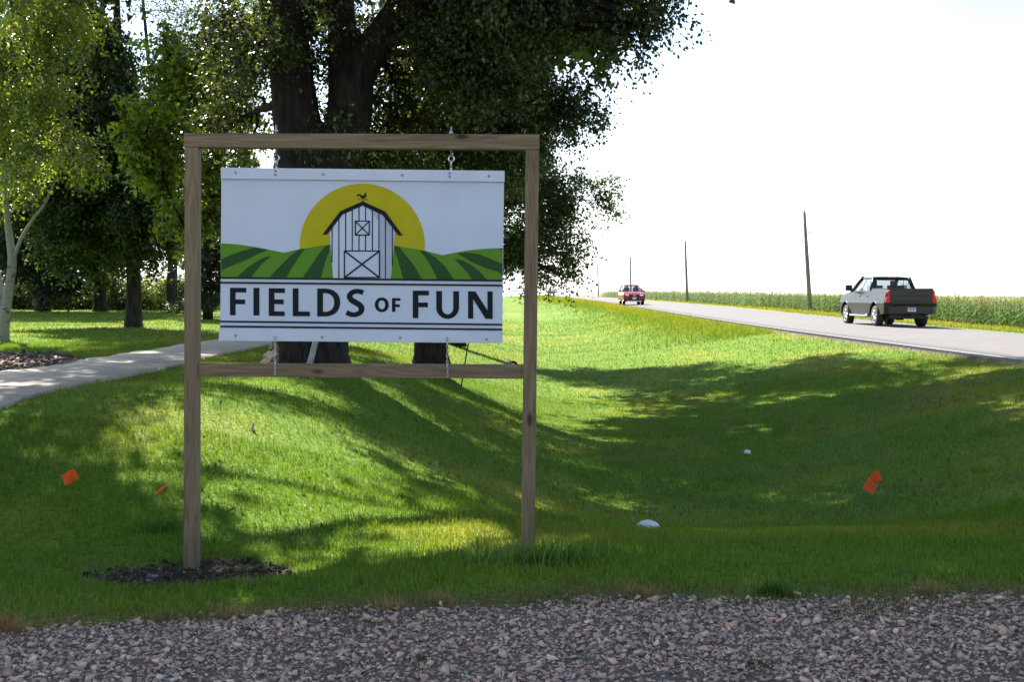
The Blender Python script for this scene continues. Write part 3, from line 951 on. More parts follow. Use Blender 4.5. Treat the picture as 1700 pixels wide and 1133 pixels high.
# single trunk in the middle of the lawn
b = sp(222, 543, 37.0); b.z = gz(b.x, b.y) - .05
tree('linden_tree', b,
     [([b, sp(222, 500, 37), sp(221, 430, 37), sp(222, 380, 37), sp(218, 300, 37), sp(205, 180, 37), sp(195, 40, 37), sp(190, -150, 37)],
       [.245, .225, .215, .22, .17, .14, .11, .04]),
      ([sp(222, 400, 37), sp(250, 330, 36.6), sp(290, 260, 36.2), sp(330, 170, 36)], [.13, .10, .07, .03])],
     [lobe(150, 330, 36, 80, 70, 2.0, 380), lobe(240, 320, 36, 70, 70, 1.8, 330), lobe(190, 240, 36, 75, 70, 2.2, 340), lobe(130, 200, 36, 80, 90, 2, 420), lobe(235, 235, 35.5, 50, 50, 1.4, 130),
      lobe(140, 90, 36, 70, 80, 2.0, 260), lobe(90, 330, 37, 60, 60, 1.6, 260), lobe(225, 405, 36.5, 55, 26, 1.2, 120), lobe(130, 410, 37, 50, 30, 1.2, 130),
      lobe(120, -120, 37, 110, 80, 3, 220, 26, 1.9), lobe(180, -330, 37, 160, 120, 3.5, 240, 24, 2.6)],
     'dark round crowned tree with one straight trunk standing mid lawn', 'trees on the lawn', 14, M_BARK2, (.030, .056, .014), .105, 14, 1.25, .4, .75, .65, limb_r=.08)

# young broad-leaved tree catching the light, its stem behind the sign post
b = sp(318, 560, 31.0); b.z = gz(b.x, b.y) - .03
tree('young_tree', b,
     [([b, sp(318, 500, 31), sp(316, 420, 31), sp(312, 330, 31), sp(318, 240, 31), sp(330, 120, 31)], [.085, .08, .07, .055, .04, .015]),
      ([sp(316, 400, 31), sp(285, 330, 30.7), sp(262, 270, 30.4), sp(240, 215, 30.1)], [.04, .035, .025, .012])],
     [lobe(300, 200, 30.5, 55, 60, 1.0, 88, 26), lobe(255, 200, 30, 40, 40, .8, 48, 26), lobe(360, 130, 30.5, 50, 55, .9, 72, 26), lobe(380, 230, 31, 45, 60, .9, 64, 26), lobe(290, 285, 30.5, 45, 35, .8, 48, 26),
      lobe(400, 330, 31, 40, 50, .9, 48, 26), lobe(335, 330, 31, 40, 60, .9, 48, 26), lobe(320, 90, 30.7, 60, 40, .9, 48, 26)],
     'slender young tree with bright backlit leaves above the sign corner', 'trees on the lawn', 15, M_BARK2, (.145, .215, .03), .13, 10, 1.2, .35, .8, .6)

# taller airy tree behind
b = sp(286, 512, 57.0); b.z = gz(b.x, b.y) - .05
tree('locust_tree', b,
     [([b, sp(286, 460, 57), sp(288, 380, 57), sp(284, 300, 57), sp(300, 200, 57), sp(330, 90, 57), sp(350, -40, 57), sp(360, -250, 57)],
       [.26, .24, .22, .20, .17, .13, .10, .03]),
      ([sp(286, 320, 57), sp(262, 240, 57), sp(250, 140, 57), sp(240, 30, 57), sp(225, -120, 57)], [.15, .12, .10, .07, .02]),
      ([sp(300, 210, 57), sp(345, 150, 57), sp(395, 80, 57), sp(430, -10, 57)], [.10, .09, .06, .02])],
     [lobe(280, 125, 56, 60, 50, 2.5, 80, 40), lobe(340, 60, 56, 60, 50, 2.5, 70, 40), lobe(250, 20, 56, 60, 40, 2.5, 60, 40), lobe(395, 30, 56, 45, 50, 2.5, 60, 40), lobe(330, 180, 57, 60, 50, 2.5, 100, 40),
      lobe(370, 150, 57, 30, 40, 2.5, 40, 40), lobe(240, 230, 57, 50, 60, 2.5, 110, 40), lobe(310, -140, 57, 150, 80, 4, 180, 36, 1.6)],
     'tall airy tree with thin foliage showing sky behind the lawn', 'trees on the lawn', 16, M_BARK2, (.055, .075, .030), .10, 12, 1.2, .4, .5, .9, .28, limb_r=.07)

# trees on the field boundary
for (px, w, sd, lobes_, lab, col) in [
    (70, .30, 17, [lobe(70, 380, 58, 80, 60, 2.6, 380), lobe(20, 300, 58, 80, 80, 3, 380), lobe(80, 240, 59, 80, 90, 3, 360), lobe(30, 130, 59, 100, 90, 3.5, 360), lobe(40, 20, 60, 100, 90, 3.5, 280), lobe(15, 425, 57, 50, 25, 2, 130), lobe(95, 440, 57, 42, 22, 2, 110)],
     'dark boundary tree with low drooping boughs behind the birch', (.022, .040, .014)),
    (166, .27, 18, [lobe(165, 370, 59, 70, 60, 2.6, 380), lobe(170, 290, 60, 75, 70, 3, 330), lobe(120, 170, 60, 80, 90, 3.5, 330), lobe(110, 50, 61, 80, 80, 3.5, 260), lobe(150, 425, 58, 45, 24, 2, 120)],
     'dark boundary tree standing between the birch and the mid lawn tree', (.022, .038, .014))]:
    b = sp(px, 507, 59.0); b.z = gz(b.x, b.y) - .1
    tree('boundary_tree', b, [([b, sp(px, 470, 59), sp(px - 2, 420, 59), sp(px - 4, 330, 59), sp(px, 200, 59), sp(px + 5, 50, 59), sp(px, -150, 59)], [w * 1.15, w, w * .95, w * .85, w * .7, w * .5, .05])],
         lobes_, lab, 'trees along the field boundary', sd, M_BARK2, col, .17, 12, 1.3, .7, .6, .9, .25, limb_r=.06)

# spruce, mostly behind the sign post
def spruce(px, py, D, h, r, label, seed):
    rg = np.random.default_rng(seed)
    b = sp(px, py, D); b.z = gz(b.x, b.y) - .05
    root = empty('spruce_tree', b); tag(root, label, 'tree', 'trees along the field boundary')
    g = Geo(); g.tube([(0, 0, 0), (0, 0, h * .5), (.05, 0, h)], [.20, .12, .02], 10, True, .05, rg)
    Ps, Ds, Ls = [], [], []
    z = 1.0
    while z < h - .3:
        rr = r * (1 - z / h) ** .8 + .15
        for k in range(7):
            th = rg.uniform(0, 2 * math.pi); L = rr * rg.uniform(.75, 1.1)
            pts = [Vector((math.cos(th) * L * u, math.sin(th) * L * u, z - .38 * L * u + .22 * L * u * u)) for u in (0, .35, .7, 1)]
            g.tube(pts, [.03, .022, .014, .005], 4, False)
            m = int(7 + L * 9)
            for i in range(m):
                u = rg.uniform(.18, 1); p = pts[0].lerp(pts[3], u); p.z = z - .38 * L * u + .22 * L * u * u
                a = th + rg.choice([-1, 1]) * rg.uniform(.4, 1.2)
                Ps.append(p); Ds.append((math.cos(a), math.sin(a), -.75)); Ls.append(.42 * rg.uniform(.6, 1.2))
        z += .30
    Ds = np.array(Ds); Ds /= np.linalg.norm(Ds, axis=1)[:, None]
    v, f, c = leaves(np.array([tuple(p) for p in Ps]), Ds, np.array(Ls), 18, .15, rg, (.028, .045, .024), .05, .28, .6, .3, True)
    g.build('trunk', M_BARK2, root)
    mesh_np('crown', v, f, M_LEAF, root, cols=c)
spruce(345, 520, 46, 7.5, 1.9, 'dark drooping spruce half hidden behind the sign frame', 19)

# undergrowth bushes at the field boundary
def bush(px, py, D, rx, rz, col, label, seed, tw=170):
    b = sp(px, py, D); b.z = gz(b.x, b.y) - .05
    s = D / FPX
    st = []
    rg = np.random.default_rng(seed)
    for k in range(5):
        st.append(([b, b + Vector((rg.normal(0, .3), rg.normal(0, .2), rz * s * .7)), b + Vector((rg.normal(0, .6), rg.normal(0, .3), rz * s * 1.3))], [.04, .03, .01]))
    r = tree('bush', b, st, [((b.x, b.y, b.z + rz * s), (rx * s, .9, rz * s), tw, 34, 1.0)], label, 'bushes along the field boundary', seed, M_BARK2, col, .12, 6, 1.0, .2, .6, .5, .2, cat='bush')
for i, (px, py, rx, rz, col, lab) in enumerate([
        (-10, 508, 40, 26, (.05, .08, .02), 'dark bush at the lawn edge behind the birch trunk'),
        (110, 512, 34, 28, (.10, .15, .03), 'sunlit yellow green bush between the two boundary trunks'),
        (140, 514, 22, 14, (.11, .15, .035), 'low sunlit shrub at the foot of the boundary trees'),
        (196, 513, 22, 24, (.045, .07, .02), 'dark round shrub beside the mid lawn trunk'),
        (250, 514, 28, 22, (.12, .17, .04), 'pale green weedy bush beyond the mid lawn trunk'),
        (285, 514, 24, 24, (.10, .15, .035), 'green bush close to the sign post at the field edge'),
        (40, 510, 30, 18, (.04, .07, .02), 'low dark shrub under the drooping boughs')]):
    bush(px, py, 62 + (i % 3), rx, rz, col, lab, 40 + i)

# field-edge weeds
n = 26000
X = rng.uniform(-42, -6.5, n); D = rng.uniform(63, 74, n)
VV, FF, CC, base = [], [], [], 0
add_blades(X, D, rng.uniform(.35, 1.25, n) * (.5 + .8 * fbm(X * .5, D * .5, 91)), rng.uniform(.03, .07, n), 1, .3, .0,
           np.array([.12, .15, .04])[None] * rng.uniform(.5, 1.5, (n, 1)) * np.array([1, 1, 1])[None])
tag(mesh_np('field_edge_weeds', np.concatenate(VV), FF, M_GRASS, cols=np.concatenate(CC)), 'rank tall weeds along the field edge behind the lawn', 'weeds', kind='stuff')

# ------------------------------------------------------------------ corn
def corn_plant(rg, h):
    v = []; q = []
    def add(pts):
        b = len(v); v.extend(pts); return b
    for a in (0, math.pi / 2):     # stalk as two crossed strips
        c, s = math.cos(a) * .018, math.sin(a) * .018
        b = add([(-c, -s, 0), (c, s, 0), (c * .5, s * .5, h * .95), (-c * .5, -s * .5, h * .95)])
        q.append((b, b + 1, b + 2, b + 3))
    for k in range(7):
        z = h * (.15 + .115 * k); th = k * math.pi + rg.normal(0, .5)
        L = rg.uniform(.55, .8) * (1 - .05 * k); w = .045
        dx_, dy_ = math.cos(th), math.sin(th); sx, sy = -dy_ * w, dx_ * w
        prof = [(0, 0, .5), (.42, .24, 1), (1, -.12, .05)]
        bb = None
        for u, zz, ww in prof:
            cx, cy = dx_ * L * u, dy_ * L * u
            b = add([(cx - sx * ww, cy - sy * ww, z + zz * L), (cx + sx * ww, cy + sy * ww, z + zz * L)])
            if bb is not None: q.append((bb, bb + 1, b + 1, b))
            bb = b
    for k in range(3):             # tassel
        th = rg.uniform(0, 6.28); dx_, dy_ = math.cos(th) * .09, math.sin(th) * .09
        b = add([(-.012, 0, h * .93), (.012, 0, h * .93), (dx_ + .012, dy_, h * 1.08), (dx_ - .012, dy_, h * 1.08)])
        q.append((b, b + 1, b + 2, b + 3))
    nt = 4 * 3
    col = np.tile([.078, .145, .026], (len(v), 1))
    zz = np.array(v)[:, 2] / h
    col = col * (1 - np.clip((zz - .85) * 3, 0, .5))[:, None] + np.array([.17, .18, .06]) * np.clip((zz - .85) * 3, 0, .5)[:, None]
    col[-nt:] = [.24, .225, .125]
    return np.array(v), np.array(q), col
rg = np.random.default_rng(5)
protos = [corn_plant(rg, rg.uniform(1.4, 1.68)) for _ in range(10)]

def corn(name, pts, label):
    VV, FF, CC = [], [], []; base = 0
    for k, (x, y, z, th, s) in enumerate(pts):
        pv, pf, pc = protos[k % 10]
        c, sn = math.cos(th) * s, math.sin(th) * s
        v = np.stack([pv[:, 0] * c - pv[:, 1] * sn + x, pv[:, 0] * sn + pv[:, 1] * c + y, pv[:, 2] * s + z], -1)
        VV.append(v); FF.append(pf + base); CC.append(pc * rg.uniform(.6, 1.4) * np.array([rg.uniform(.85, 1.25), 1, 1])); base += len(v)
    return tag(mesh_np(name, np.concatenate(VV), [np.concatenate(FF)], M_CORN, cols=np.concatenate(CC)), label, 'corn', kind='stuff')

pts = []
for r_ in range(10):
    d = 52.0 + rg.uniform(0, 1)
    while d < 380:
        x = float(edge_x(d)) + 20.6 + r_ * .76 + rg.normal(0, .06)
        sc = rg.uniform(.76, 1.12) * (.94 + .12 * float(vnoise(d * .15, r_ * .3, 7))) * (1 + .0008 * d)
        pts.append((x, d, gz(x, d) - .05, rg.uniform(0, 6.28), sc))
        d += .21 * (1 + max(0, d - 70) / 75) * rg.uniform(.75, 1.25) * (1 if r_ < 4 else 1.5)
corn('corn_rows', pts, 'tall green corn rows with tan tassels beyond the road')
pts = []
for r_ in range(6):
    x = -50.0
    while x < -6:
        d = 76 + r_ * .8 + rg.normal(0, .08)
        pts.append((x, d, gz(x, d) - .1, rg.uniform(0, 6.28), rg.uniform(.78, .98)))
        x += .24 * rg.uniform(.8, 1.25)
corn('corn_rows', pts, 'pale green corn rows behind the lawn trees')

def canopy(name, xs_, ys_, hh, label, tint):
    X, Y = np.meshgrid(xs_, ys_)
    Z = ground_z(X, Y) + hh + (fbm(X * 1.3, Y * 1.3, 97) - .5) * .5 + (fbm(X * .05, Y * .05, 98) - .5) * .3
    i = np.arange(X.size).reshape(X.shape)
    f = np.stack([i[:-1, :-1], i[:-1, 1:], i[1:, 1:], i[1:, :-1]], -1).reshape(-1, 4)
    t = np.array(tint)[None] * (.6 + .9 * fbm(X.ravel() * 1.1, Y.ravel() * 1.1, 99))[:, None]
    o = mesh_np(name, np.stack([X, Y, Z], -1).reshape(-1, 3), f, M_GROUND, cols=t)
    return tag(o, label, 'corn', kind='stuff')
canopy('corn_canopy', np.array(grow(37.4, 700, .7, 1.035)), np.array(grow(48, 420, .8, 1.012)), 1.30, 'unbroken tops of the corn field reaching back from the road', (.12, .15, .04))
canopy('corn_canopy', -np.array(grow(8, 260, .8, 1.02))[::-1], np.array(grow(81.5, 330, .8, 1.02)), 1.45, 'pale corn field tops rising behind the lawn', (.14, .17, .06))

# ------------------------------------------------------------------ the sign frame
SD = 8.215                     # front of the timber
TD = 0.095                     # timber depth
M_POST = [wood('treated_pine_%d' % i, ax, (.128, .087, .044), (.240, .172, .098), 1.3 + i * 2.7) for i, ax in enumerate('ZZXX')]
M_ZINC = plain('zinc', (.55, .56, .58), .35, 1.0, var=.15, scale=60)
M_SCREW = plain('screw_head', (.30, .30, .30), .45, .8)

def timber(name, quad, D, depth, mat, parent, bev=.004):
    """a squared timber whose front face is the quad of photo pixels (tl, tr, br, bl)"""
    f = [at(x, y, D) for x, y in quad]
    c = sum(f, Vector()) / 4 + Vector((0, depth / 2, 0))
    v = [p - c for p in f] + [p + Vector((0, depth, 0)) - c for p in f]
    o = mesh_py(name, v, [(0, 1, 2, 3), (7, 6, 5, 4), (0, 4, 5, 1), (1, 5, 6, 2), (2, 6, 7, 3), (3, 7, 4, 0)], mat, parent, bevel=bev, seg=2)
    o.location = c - Vector(parent.location)
    return o

base = at(600, 925, SD)
frame = empty('sign_frame', (base.x, SD, gz(base.x, SD)))
tag(frame, 'brown timber frame of two posts and two rails holding the sign', 'sign frame')
timber('post', [(306.5, 244.5), (328.5, 244.5), (327, 950), (304.5, 950)], SD, TD, M_POST[0], frame)
timber('post', [(873, 248.5), (895, 248.5), (887.5, 940), (865, 940)], SD, TD, M_POST[1], frame)
timber('top_rail', [(304.5, 220.5), (895.5, 223), (895.5, 248), (304.5, 244)], SD, TD + .004, M_POST[2], frame)
timber('bottom_rail', [(329.0, 604), (871.0, 606), (869.5, 629.5), (328.2, 625.5)], SD + .012, .07, M_POST[3], frame)

def eyebolt(px, ytop, ybot, yeye):
    Dm = SD + TD / 2
    g = Geo()
    a = at(px, ytop, Dm); c = at(px, ybot, Dm); e = at(px + .3, yeye, Dm)
    L = Vector(frame.location)
    g.tube([a - L, c - L], .0060, 10)
    r = .019
    ring = [e + Vector((math.sin(t) * r, 0, math.cos(t) * r * 1.12)) - L for t in np.linspace(.25, 2 * math.pi - .1, 18)]
    g.tube(ring, .0052, 8)
    o = g.build('eye_bolt', M_ZINC, frame)
    n = Geo()
    nn = at(px, ytop + 9.0, Dm) - L
    n.tube([nn + Vector((0, 0, -.006)), nn + Vector((0, 0, .006))], .0115, 6)
    n.tube([nn + Vector((0, 0, -.0085)), nn + Vector((0, 0, -.0062))], .018, 14)
    w = n.build('nut', M_ZINC, o, smooth=False)
    return o
eyebolt(458.5, 207.5, 257, 262)
eyebolt(749, 210.5, 258, 263.5)

# ------------------------------------------------------------------ the hanging sign
PD = SD + .035                # panel front
def sheen(name, col, r=.6): return plain(name, col, r, spec=.12, var=.05, scale=9)
M_WHITE = plain('sign_white', (.56, .61, .69), .5, spec=.2, var=.05, scale=3)
M_STRIP = plain('strip_white', (.58, .62, .69), .5, spec=.25, var=.06, scale=5)
M_BLACK = sheen('print_black', (.012, .014, .018))
M_SUNP = sheen('print_yellow', (.46, .40, .012))
M_GRN = sheen('print_green', (.105, .245, .022))
M_DGR = sheen('print_dark_green', (.028, .075, .022))
M_GREY = sheen('print_grey', (.42, .45, .52))
sb = at(600, 568, PD)
sign = empty('hanging_sign', (sb.x, PD, sb.z))
tag(sign, 'white farm sign reading FIELDS OF FUN with barn and yellow sun', 'sign')
SL = Vector(sign.location)
def slab(name, quad, D, depth, mat, bev=.0015):
    f = [at(x, y, D) - SL for x, y in quad]
    v = f + [p + Vector((0, depth, 0)) for p in f]
    return mesh_py(name, v, [(0, 1, 2, 3), (7, 6, 5, 4), (0, 4, 5, 1), (1, 5, 6, 2), (2, 6, 7, 3), (3, 7, 4, 0)], mat, sign, bevel=bev, seg=2)
slab('panel', [(367.5, 280), (837, 285.5), (833.8, 568), (365.5, 563.5)], PD, .012, M_WHITE)
slab('top_strip', [(366.5, 278), (837.8, 283.5), (837.6, 302), (366.6, 296.8)], PD - .020, .018, M_STRIP, .002)
slab('bottom_strip', [(363.8, 545.8), (835, 551.4), (834.3, 570.2), (362.8, 566)], PD - .020, .018, M_STRIP, .002)

def flat(name, pts, layer, mat, parent=None):
    """flat print: polygon in photo pixels laid on the panel"""
    D = PD - .0012 * layer
    v = [at(x, y, D) - SL for x, y in pts]
    bm = bmesh.new()
    vs = [bm.verts.new(p) for p in v]
    bm.faces.new(vs).normal_update()
    bmesh.ops.triangulate(bm, faces=bm.faces[:])
    for f in bm.faces:
        f.normal_update()
    bm.normal_update()
    for f in bm.faces:
        if f.normal.y > 0: f.normal_flip()
    me = bpy.data.meshes.new(name); bm.to_mesh(me); bm.free()
    me.materials.append(mat)
    return link(bpy.data.objects.new(name, me), parent or sign)

def z6(p): return [(360 + x / 5.962, 290 + y / 5.962) for x, y in p]
def z7(p): return [(580 + x / 5.962, 290 + y / 5.962) for x, y in p]
def zt(p): return [(360 + x / 3.542, 460 + y / 3.542) for x, y in p]

th = np.linspace(math.pi + .10, 2 * math.pi - .02, 60)
flat('printed_sun', [(601.5 + 104 * math.cos(t), 408.8 + 104 * math.sin(t)) for t in np.linspace(math.pi - .1, 2 * math.pi + .14, 70)], 1, M_SUNP)
ht = z6([(42, 682), (120, 684), (200, 690), (350, 712), (500, 740), (662, 773), (700, 765), (820, 738), (1000, 710), (1120, 693)])
ht2 = z7([(445, 703), (600, 728), (750, 755), (920, 798), (1060, 770), (1150, 755), (1250, 742), (1380, 732), (1518, 727)])
hills = flat('printed_hills', ht + ht2 + [(834.6, 465.5), (366.3, 461)], 2, M_GRN)
for s in [z6([(45, 838), (150, 790), (270, 750), (380, 720), (470, 734), (505, 744), (400, 790), (300, 840), (180, 890), (90, 925), (45, 950)]),
          z6([(205, 1012), (290, 930), (390, 860), (480, 815), (535, 806), (450, 880), (390, 950), (345, 1014)]),
          z6([(525, 1014), (620, 910), (720, 810), (815, 741), (875, 730), (820, 800), (750, 910), (690, 1017)]),
          z6([(850, 1018), (920, 920), (1000, 800), (1075, 704), (1119, 696), (1110, 770), (1070, 870), (1030, 1020)]),
          z7([(446, 706), (490, 712), (560, 800), (640, 900), (715, 1032), (535, 1031), (505, 930), (465, 800), (446, 740)]),
          z7([(695, 748), (755, 759), (850, 820), (950, 910), (1035, 1036), (870, 1034), (820, 930), (760, 830)]),
          z7([(1040, 835), (1110, 845), (1200, 890), (1290, 960), (1360, 1040), (1215, 1038), (1160, 960)]),
          z7([(1065, 777), (1180, 772), (1290, 790), (1420, 845), (1518, 880), (1516, 1000), (1480, 965), (1360, 930), (1220, 870), (1120, 810)]),
          z7([(1470, 734), (1518, 730), (1518, 746)])]:
    flat('field_row', s, 3, M_DGR, hills)

barn = flat('printed_barn', [(547, 387), (568, 355), (602, 340.5), (637, 355), (656.3, 387), (648.8, 463), (553, 462)], 4, M_WHITE)
flat('shading', z7([(165, 322), (228, 350), (293, 378), (345, 395), (425, 520), (453, 575), (410, 1030), (302, 1030), (302, 750), (293, 470), (250, 405)]), 5, M_GREY, barn)
flat('roof_band', [(535.3, 389.6), (565, 350.4), (602, 334.2), (639.5, 351.2), (668.6, 391), (661.5, 391), (635, 357.2), (602, 341.4), (569, 356.2), (542.4, 389.6)], 7, M_BLACK, barn)
def bar(x0, y0, x1, y1, w, layer=6, parent=None, name='line'):
    d = Vector((x1 - x0, y1 - y0)).normalized(); n = Vector((-d.y, d.x)) * w / 2
    return flat(name, [(x0 + n.x, y0 + n.y), (x1 + n.x, y1 + n.y), (x1 - n.x, y1 - n.y), (x0 - n.x, y0 - n.y)], layer, M_BLACK, parent)
for x, a, b2 in [(551.3, 377, 436), (562.6, 363.5, 461.6), (573.9, 352.5, 415.8), (584.8, 347.5, 415.8), (596, 343.3, 366.3), (596, 391, 415.8), (606.9, 343.3, 366.3), (606.9, 391, 415.8),
                (618.3, 347.7, 415.8), (629.1, 352.7, 415.8), (639.9, 362, 462.6), (651.3, 378, 441)]:
    bar(x, a, x - .1, b2, 1.7, 6, barn, 'board_line')
def crossed(x0, y0, x1, y1, w, wd, nm):
    o = flat(nm, [(x0, y0), (x1, y0), (x1, y1), (x0, y1)], 6.5, M_WHITE, barn)
    k = 7.5
    for i, (a, b2, c, d, ww) in enumerate([(x0, y0 + w / 2, x1, y0 + w / 2, w), (x0, y1 - w / 2, x1, y1 - w / 2, w), (x0 + w / 2, y0, x0 + w / 2, y1, w), (x1 - w / 2, y0, x1 - w / 2, y1, w),
                            (x0 + w / 2, y0 + w / 2, x1 - w / 2, y1 - w / 2, wd), (x0 + w / 2, y1 - w / 2, x1 - w / 2, y0 + w / 2, wd)]):
        bar(a, b2, c, d, ww, k + i * .6, barn, nm + '_line')
crossed(589, 366.2, 613.9, 391.2, 1.9, 1.9, 'loft_door')
crossed(570.8, 415.8, 630.9, 462.0, 2.1, 2.6, 'barn_door')
flat('rooster', z7([(72, 216), (73, 202), (84, 192), (100, 191), (112, 197), (124, 208), (138, 207), (147, 199), (152, 186), (160, 181), (166, 177), (168, 186), (164, 196), (168, 206), (164, 222), (152, 233), (140, 239), (126, 236), (112, 226), (104, 212), (97, 205), (89, 207), (86, 214), (78, 211)]), 4, M_BLACK, barn)
bar(602.6, 329, 602.6, 336, 1.1, 4, barn, 'vane_rod')
bar(593.8, 331.2, 600, 331.3, .8, 4, barn, 'vane_arm')
bar(605, 331.4, 611.5, 331.5, 1.1, 4, barn, 'vane_arm')

for (ya, yb, w) in [(461.4, 466.2, 3.0), (469.3, 474.2, 3.0), (534.0, 539.3, 3.0), (542.2, 547.4, 3.2)]:
    bar(366.2 if ya < 500 else 365.6, ya, 834.6 if ya < 500 else 834.0, yb, w, 9, None, 'rule')

def letter(pts, nm='letter'):
    return flat(nm, zt(pts), 2, M_BLACK)
def rect(a, b2, c, d): return [(a, b2), (c, b2), (c, d), (a, d)]
def let_F(x, y, w, h, s, bh, mid, mw):
    letter([(x, y), (x + w, y + 1), (x + w, y + bh + 1), (x + s, y + bh), (x + s, y + mid), (x + mw, y + mid + 1), (x + mw, y + mid + bh + 1), (x + s, y + mid + bh), (x + s, y + h), (x, y + h)])
let_F(77, 63, 96, 163, 33, 28, 69, 89)
letter(rect(215, 64, 250, 227))
letter([(305, 66), (400, 67), (400, 95), (338, 94), (338, 132), (393, 133), (393, 161), (338, 160), (338, 202), (399, 203), (399, 231), (305, 230)])
letter([(446, 67), (480, 67), (480, 203), (547, 204), (547, 232), (446, 231)])
def ring(cx, cy, rx, ry, ix, iy, a0, a1, n=40):
    o = [(cx + rx * math.cos(t), cy + ry * math.sin(t)) for t in np.linspace(a0, a1, n)]
    i = [(cx + ix * math.cos(t), cy + iy * math.sin(t)) for t in np.linspace(a1, a0, n)]
    return o + i
# D: stem and bowl in one outline with a slit-free counter
def flat_strip(outer, inner, nm='letter'):
    D = PD - .0024
    bm = bmesh.new()
    a = [bm.verts.new(at(x, y, D) - SL) for x, y in zt(outer)]; c = [bm.verts.new(at(x, y, D) - SL) for x, y in zt(inner)]
    n = len(a)
    for k in range(n):
        k2 = (k + 1) % n
        bm.faces.new((a[k], a[k2], c[k2], c[k]))
    for f in bm.faces:
        f.normal_update()
        if f.normal.y > 0: f.normal_flip()
    me = bpy.data.meshes.new(nm); bm.to_mesh(me); bm.free(); me.materials.append(M_BLACK)
    return link(bpy.data.objects.new(nm, me), sign)
def dshape(xl, xr, yt, yb, st, px_=2.25, n=40):
    cy = (yt + yb) / 2; xm = xl + st
    out = [(xl, yb), (xl, yt)]
    for t in np.linspace(-math.pi / 2, math.pi / 2, n):
        c, s = math.cos(t), math.sin(t)
        out.append((xm + (xr - xm) * abs(c) ** (2 / px_), cy + (yb - yt) / 2 * math.copysign(abs(s) ** (2 / px_), s)))
    return out
flat_strip(dshape(590, 725, 68, 233, 40), dshape(624, 690, 96, 205, 10))
def ell(cx, cy, rx, ry, n=56, p=2.15):
    return [(cx + rx * math.copysign(abs(math.cos(t)) ** (2 / p), math.cos(t)), cy + ry * math.copysign(abs(math.sin(t)) ** (2 / p), math.sin(t))) for t in np.linspace(0, 2 * math.pi, n, endpoint=False)]
flat_strip(ell(970, 164, 41, 43), ell(970, 164, 19.5, 26))
def stroke(pts, ws, nm='letter'):
    """a stroked centre line with butt ends"""
    P2 = []; W2 = []
    m = len(pts)
    for i in range(m - 1):
        p0, p1, p2, p3 = (np.array(pts[max(i - 1, 0)], float), np.array(pts[i], float), np.array(pts[i + 1], float), np.array(pts[min(i + 2, m - 1)], float))
        for k in range(8):
            u = k / 8
            P2.append(.5 * ((2 * p1) + (-p0 + p2) * u + (2 * p0 - 5 * p1 + 4 * p2 - p3) * u * u + (-p0 + 3 * p1 - 3 * p2 + p3) * u ** 3)); W2.append(ws[i] * (1 - u) + ws[i + 1] * u)
    P2.append(np.array(pts[-1], float)); W2.append(ws[-1])
    P2 = np.array(P2); T = np.gradient(P2, axis=0); T /= np.linalg.norm(T, axis=1)[:, None]
    Nn = np.stack([-T[:, 1], T[:, 0]], -1) * (np.array(W2) / 2)[:, None]
    A = P2 + Nn; B = P2 - Nn
    D = PD - .0024
    bm = bmesh.new()
    a = [bm.verts.new(at(x, y, D) - SL) for x, y in zt(A)]; c = [bm.verts.new(at(x, y, D) - SL) for x, y in zt(B)]
    for k in range(len(a) - 1): bm.faces.new((a[k], a[k + 1], c[k + 1], c[k]))
    for f in bm.faces:
        f.normal_update()
        if f.normal.y > 0: f.normal_flip()
    me = bpy.data.meshes.new(nm); bm.to_mesh(me); bm.free(); me.materials.append(M_BLACK)
    return link(bpy.data.objects.new(nm, me), sign)
stroke([(861, 93), (845, 87), (823, 84), (795, 92), (781, 112), (790, 134), (815, 150), (841, 167), (851, 188), (841, 210), (814, 222), (786, 220), (762, 209)],
       [29, 29, 28, 29, 33, 34, 34, 34, 34, 31, 28, 29, 30])
let_F(1030, 124, 50, 82, 20, 16, 37, 46)
let_F(1152, 80, 95, 163, 33, 28, 70, 89)
# U
n = 24
yo, yi = 180, 182
out = [(1290, 83)] + [(1357 - 67 * math.cos(t), yo + 67 * math.sin(t) * 1.0) for t in np.linspace(0, math.pi, n)] + [(1424, 84)]
inn = [(1324, 83)] + [(1357 - 33 * math.cos(t), yi + 38 * math.sin(t)) for t in np.linspace(0, math.pi, n)] + [(1390, 84)]
D_ = PD - .0024
letter(out + inn[::-1])
letter([(1477, 84), (1520, 85), (1591, 197), (1591, 85), (1622, 85), (1622, 248), (1580, 247), (1507, 131), (1508, 246), (1477, 246)])

def screw(px, py, r=.0085):
    c = at(px, py, PD - .0205) - SL
    g = Geo(); g.tube([c, c + Vector((0, -.003, 0)), c + Vector((0, -.0048, 0))], [r, r, r * .55], 10)
    o = g.build('screw', M_SCREW, sign)
for px, py in [(391, 286.5), (457.3, 283.5), (457.3, 290), (536.5, 289.2), (668, 290.6), (746.5, 287.5), (746.5, 293), (811.5, 292.3), (391, 557.5), (534.7, 560), (664.5, 561), (807.8, 563.5)]:
    screw(px, py)
# eyes screwed into the top of the sign, linked through the bolts of the frame
for px, y0, y1 in [(459, 269.5, 282), (749, 271, 286)]:
    g = Geo(); e = at(px, y0, SD + TD / 2) - SL
    g.tube([e + Vector((.004 * math.sin(t), math.cos(t) * .019, math.sin(t) * .020)) for t in np.linspace(-1.4, 2 * math.pi - 1.75, 18)], .0052, 8)
    g.tube([e + Vector((0, 0, -.019)), at(px, y1, SD + TD / 2) - SL], .0058, 8)
    g.build('screw_eye', M_ZINC, sign)

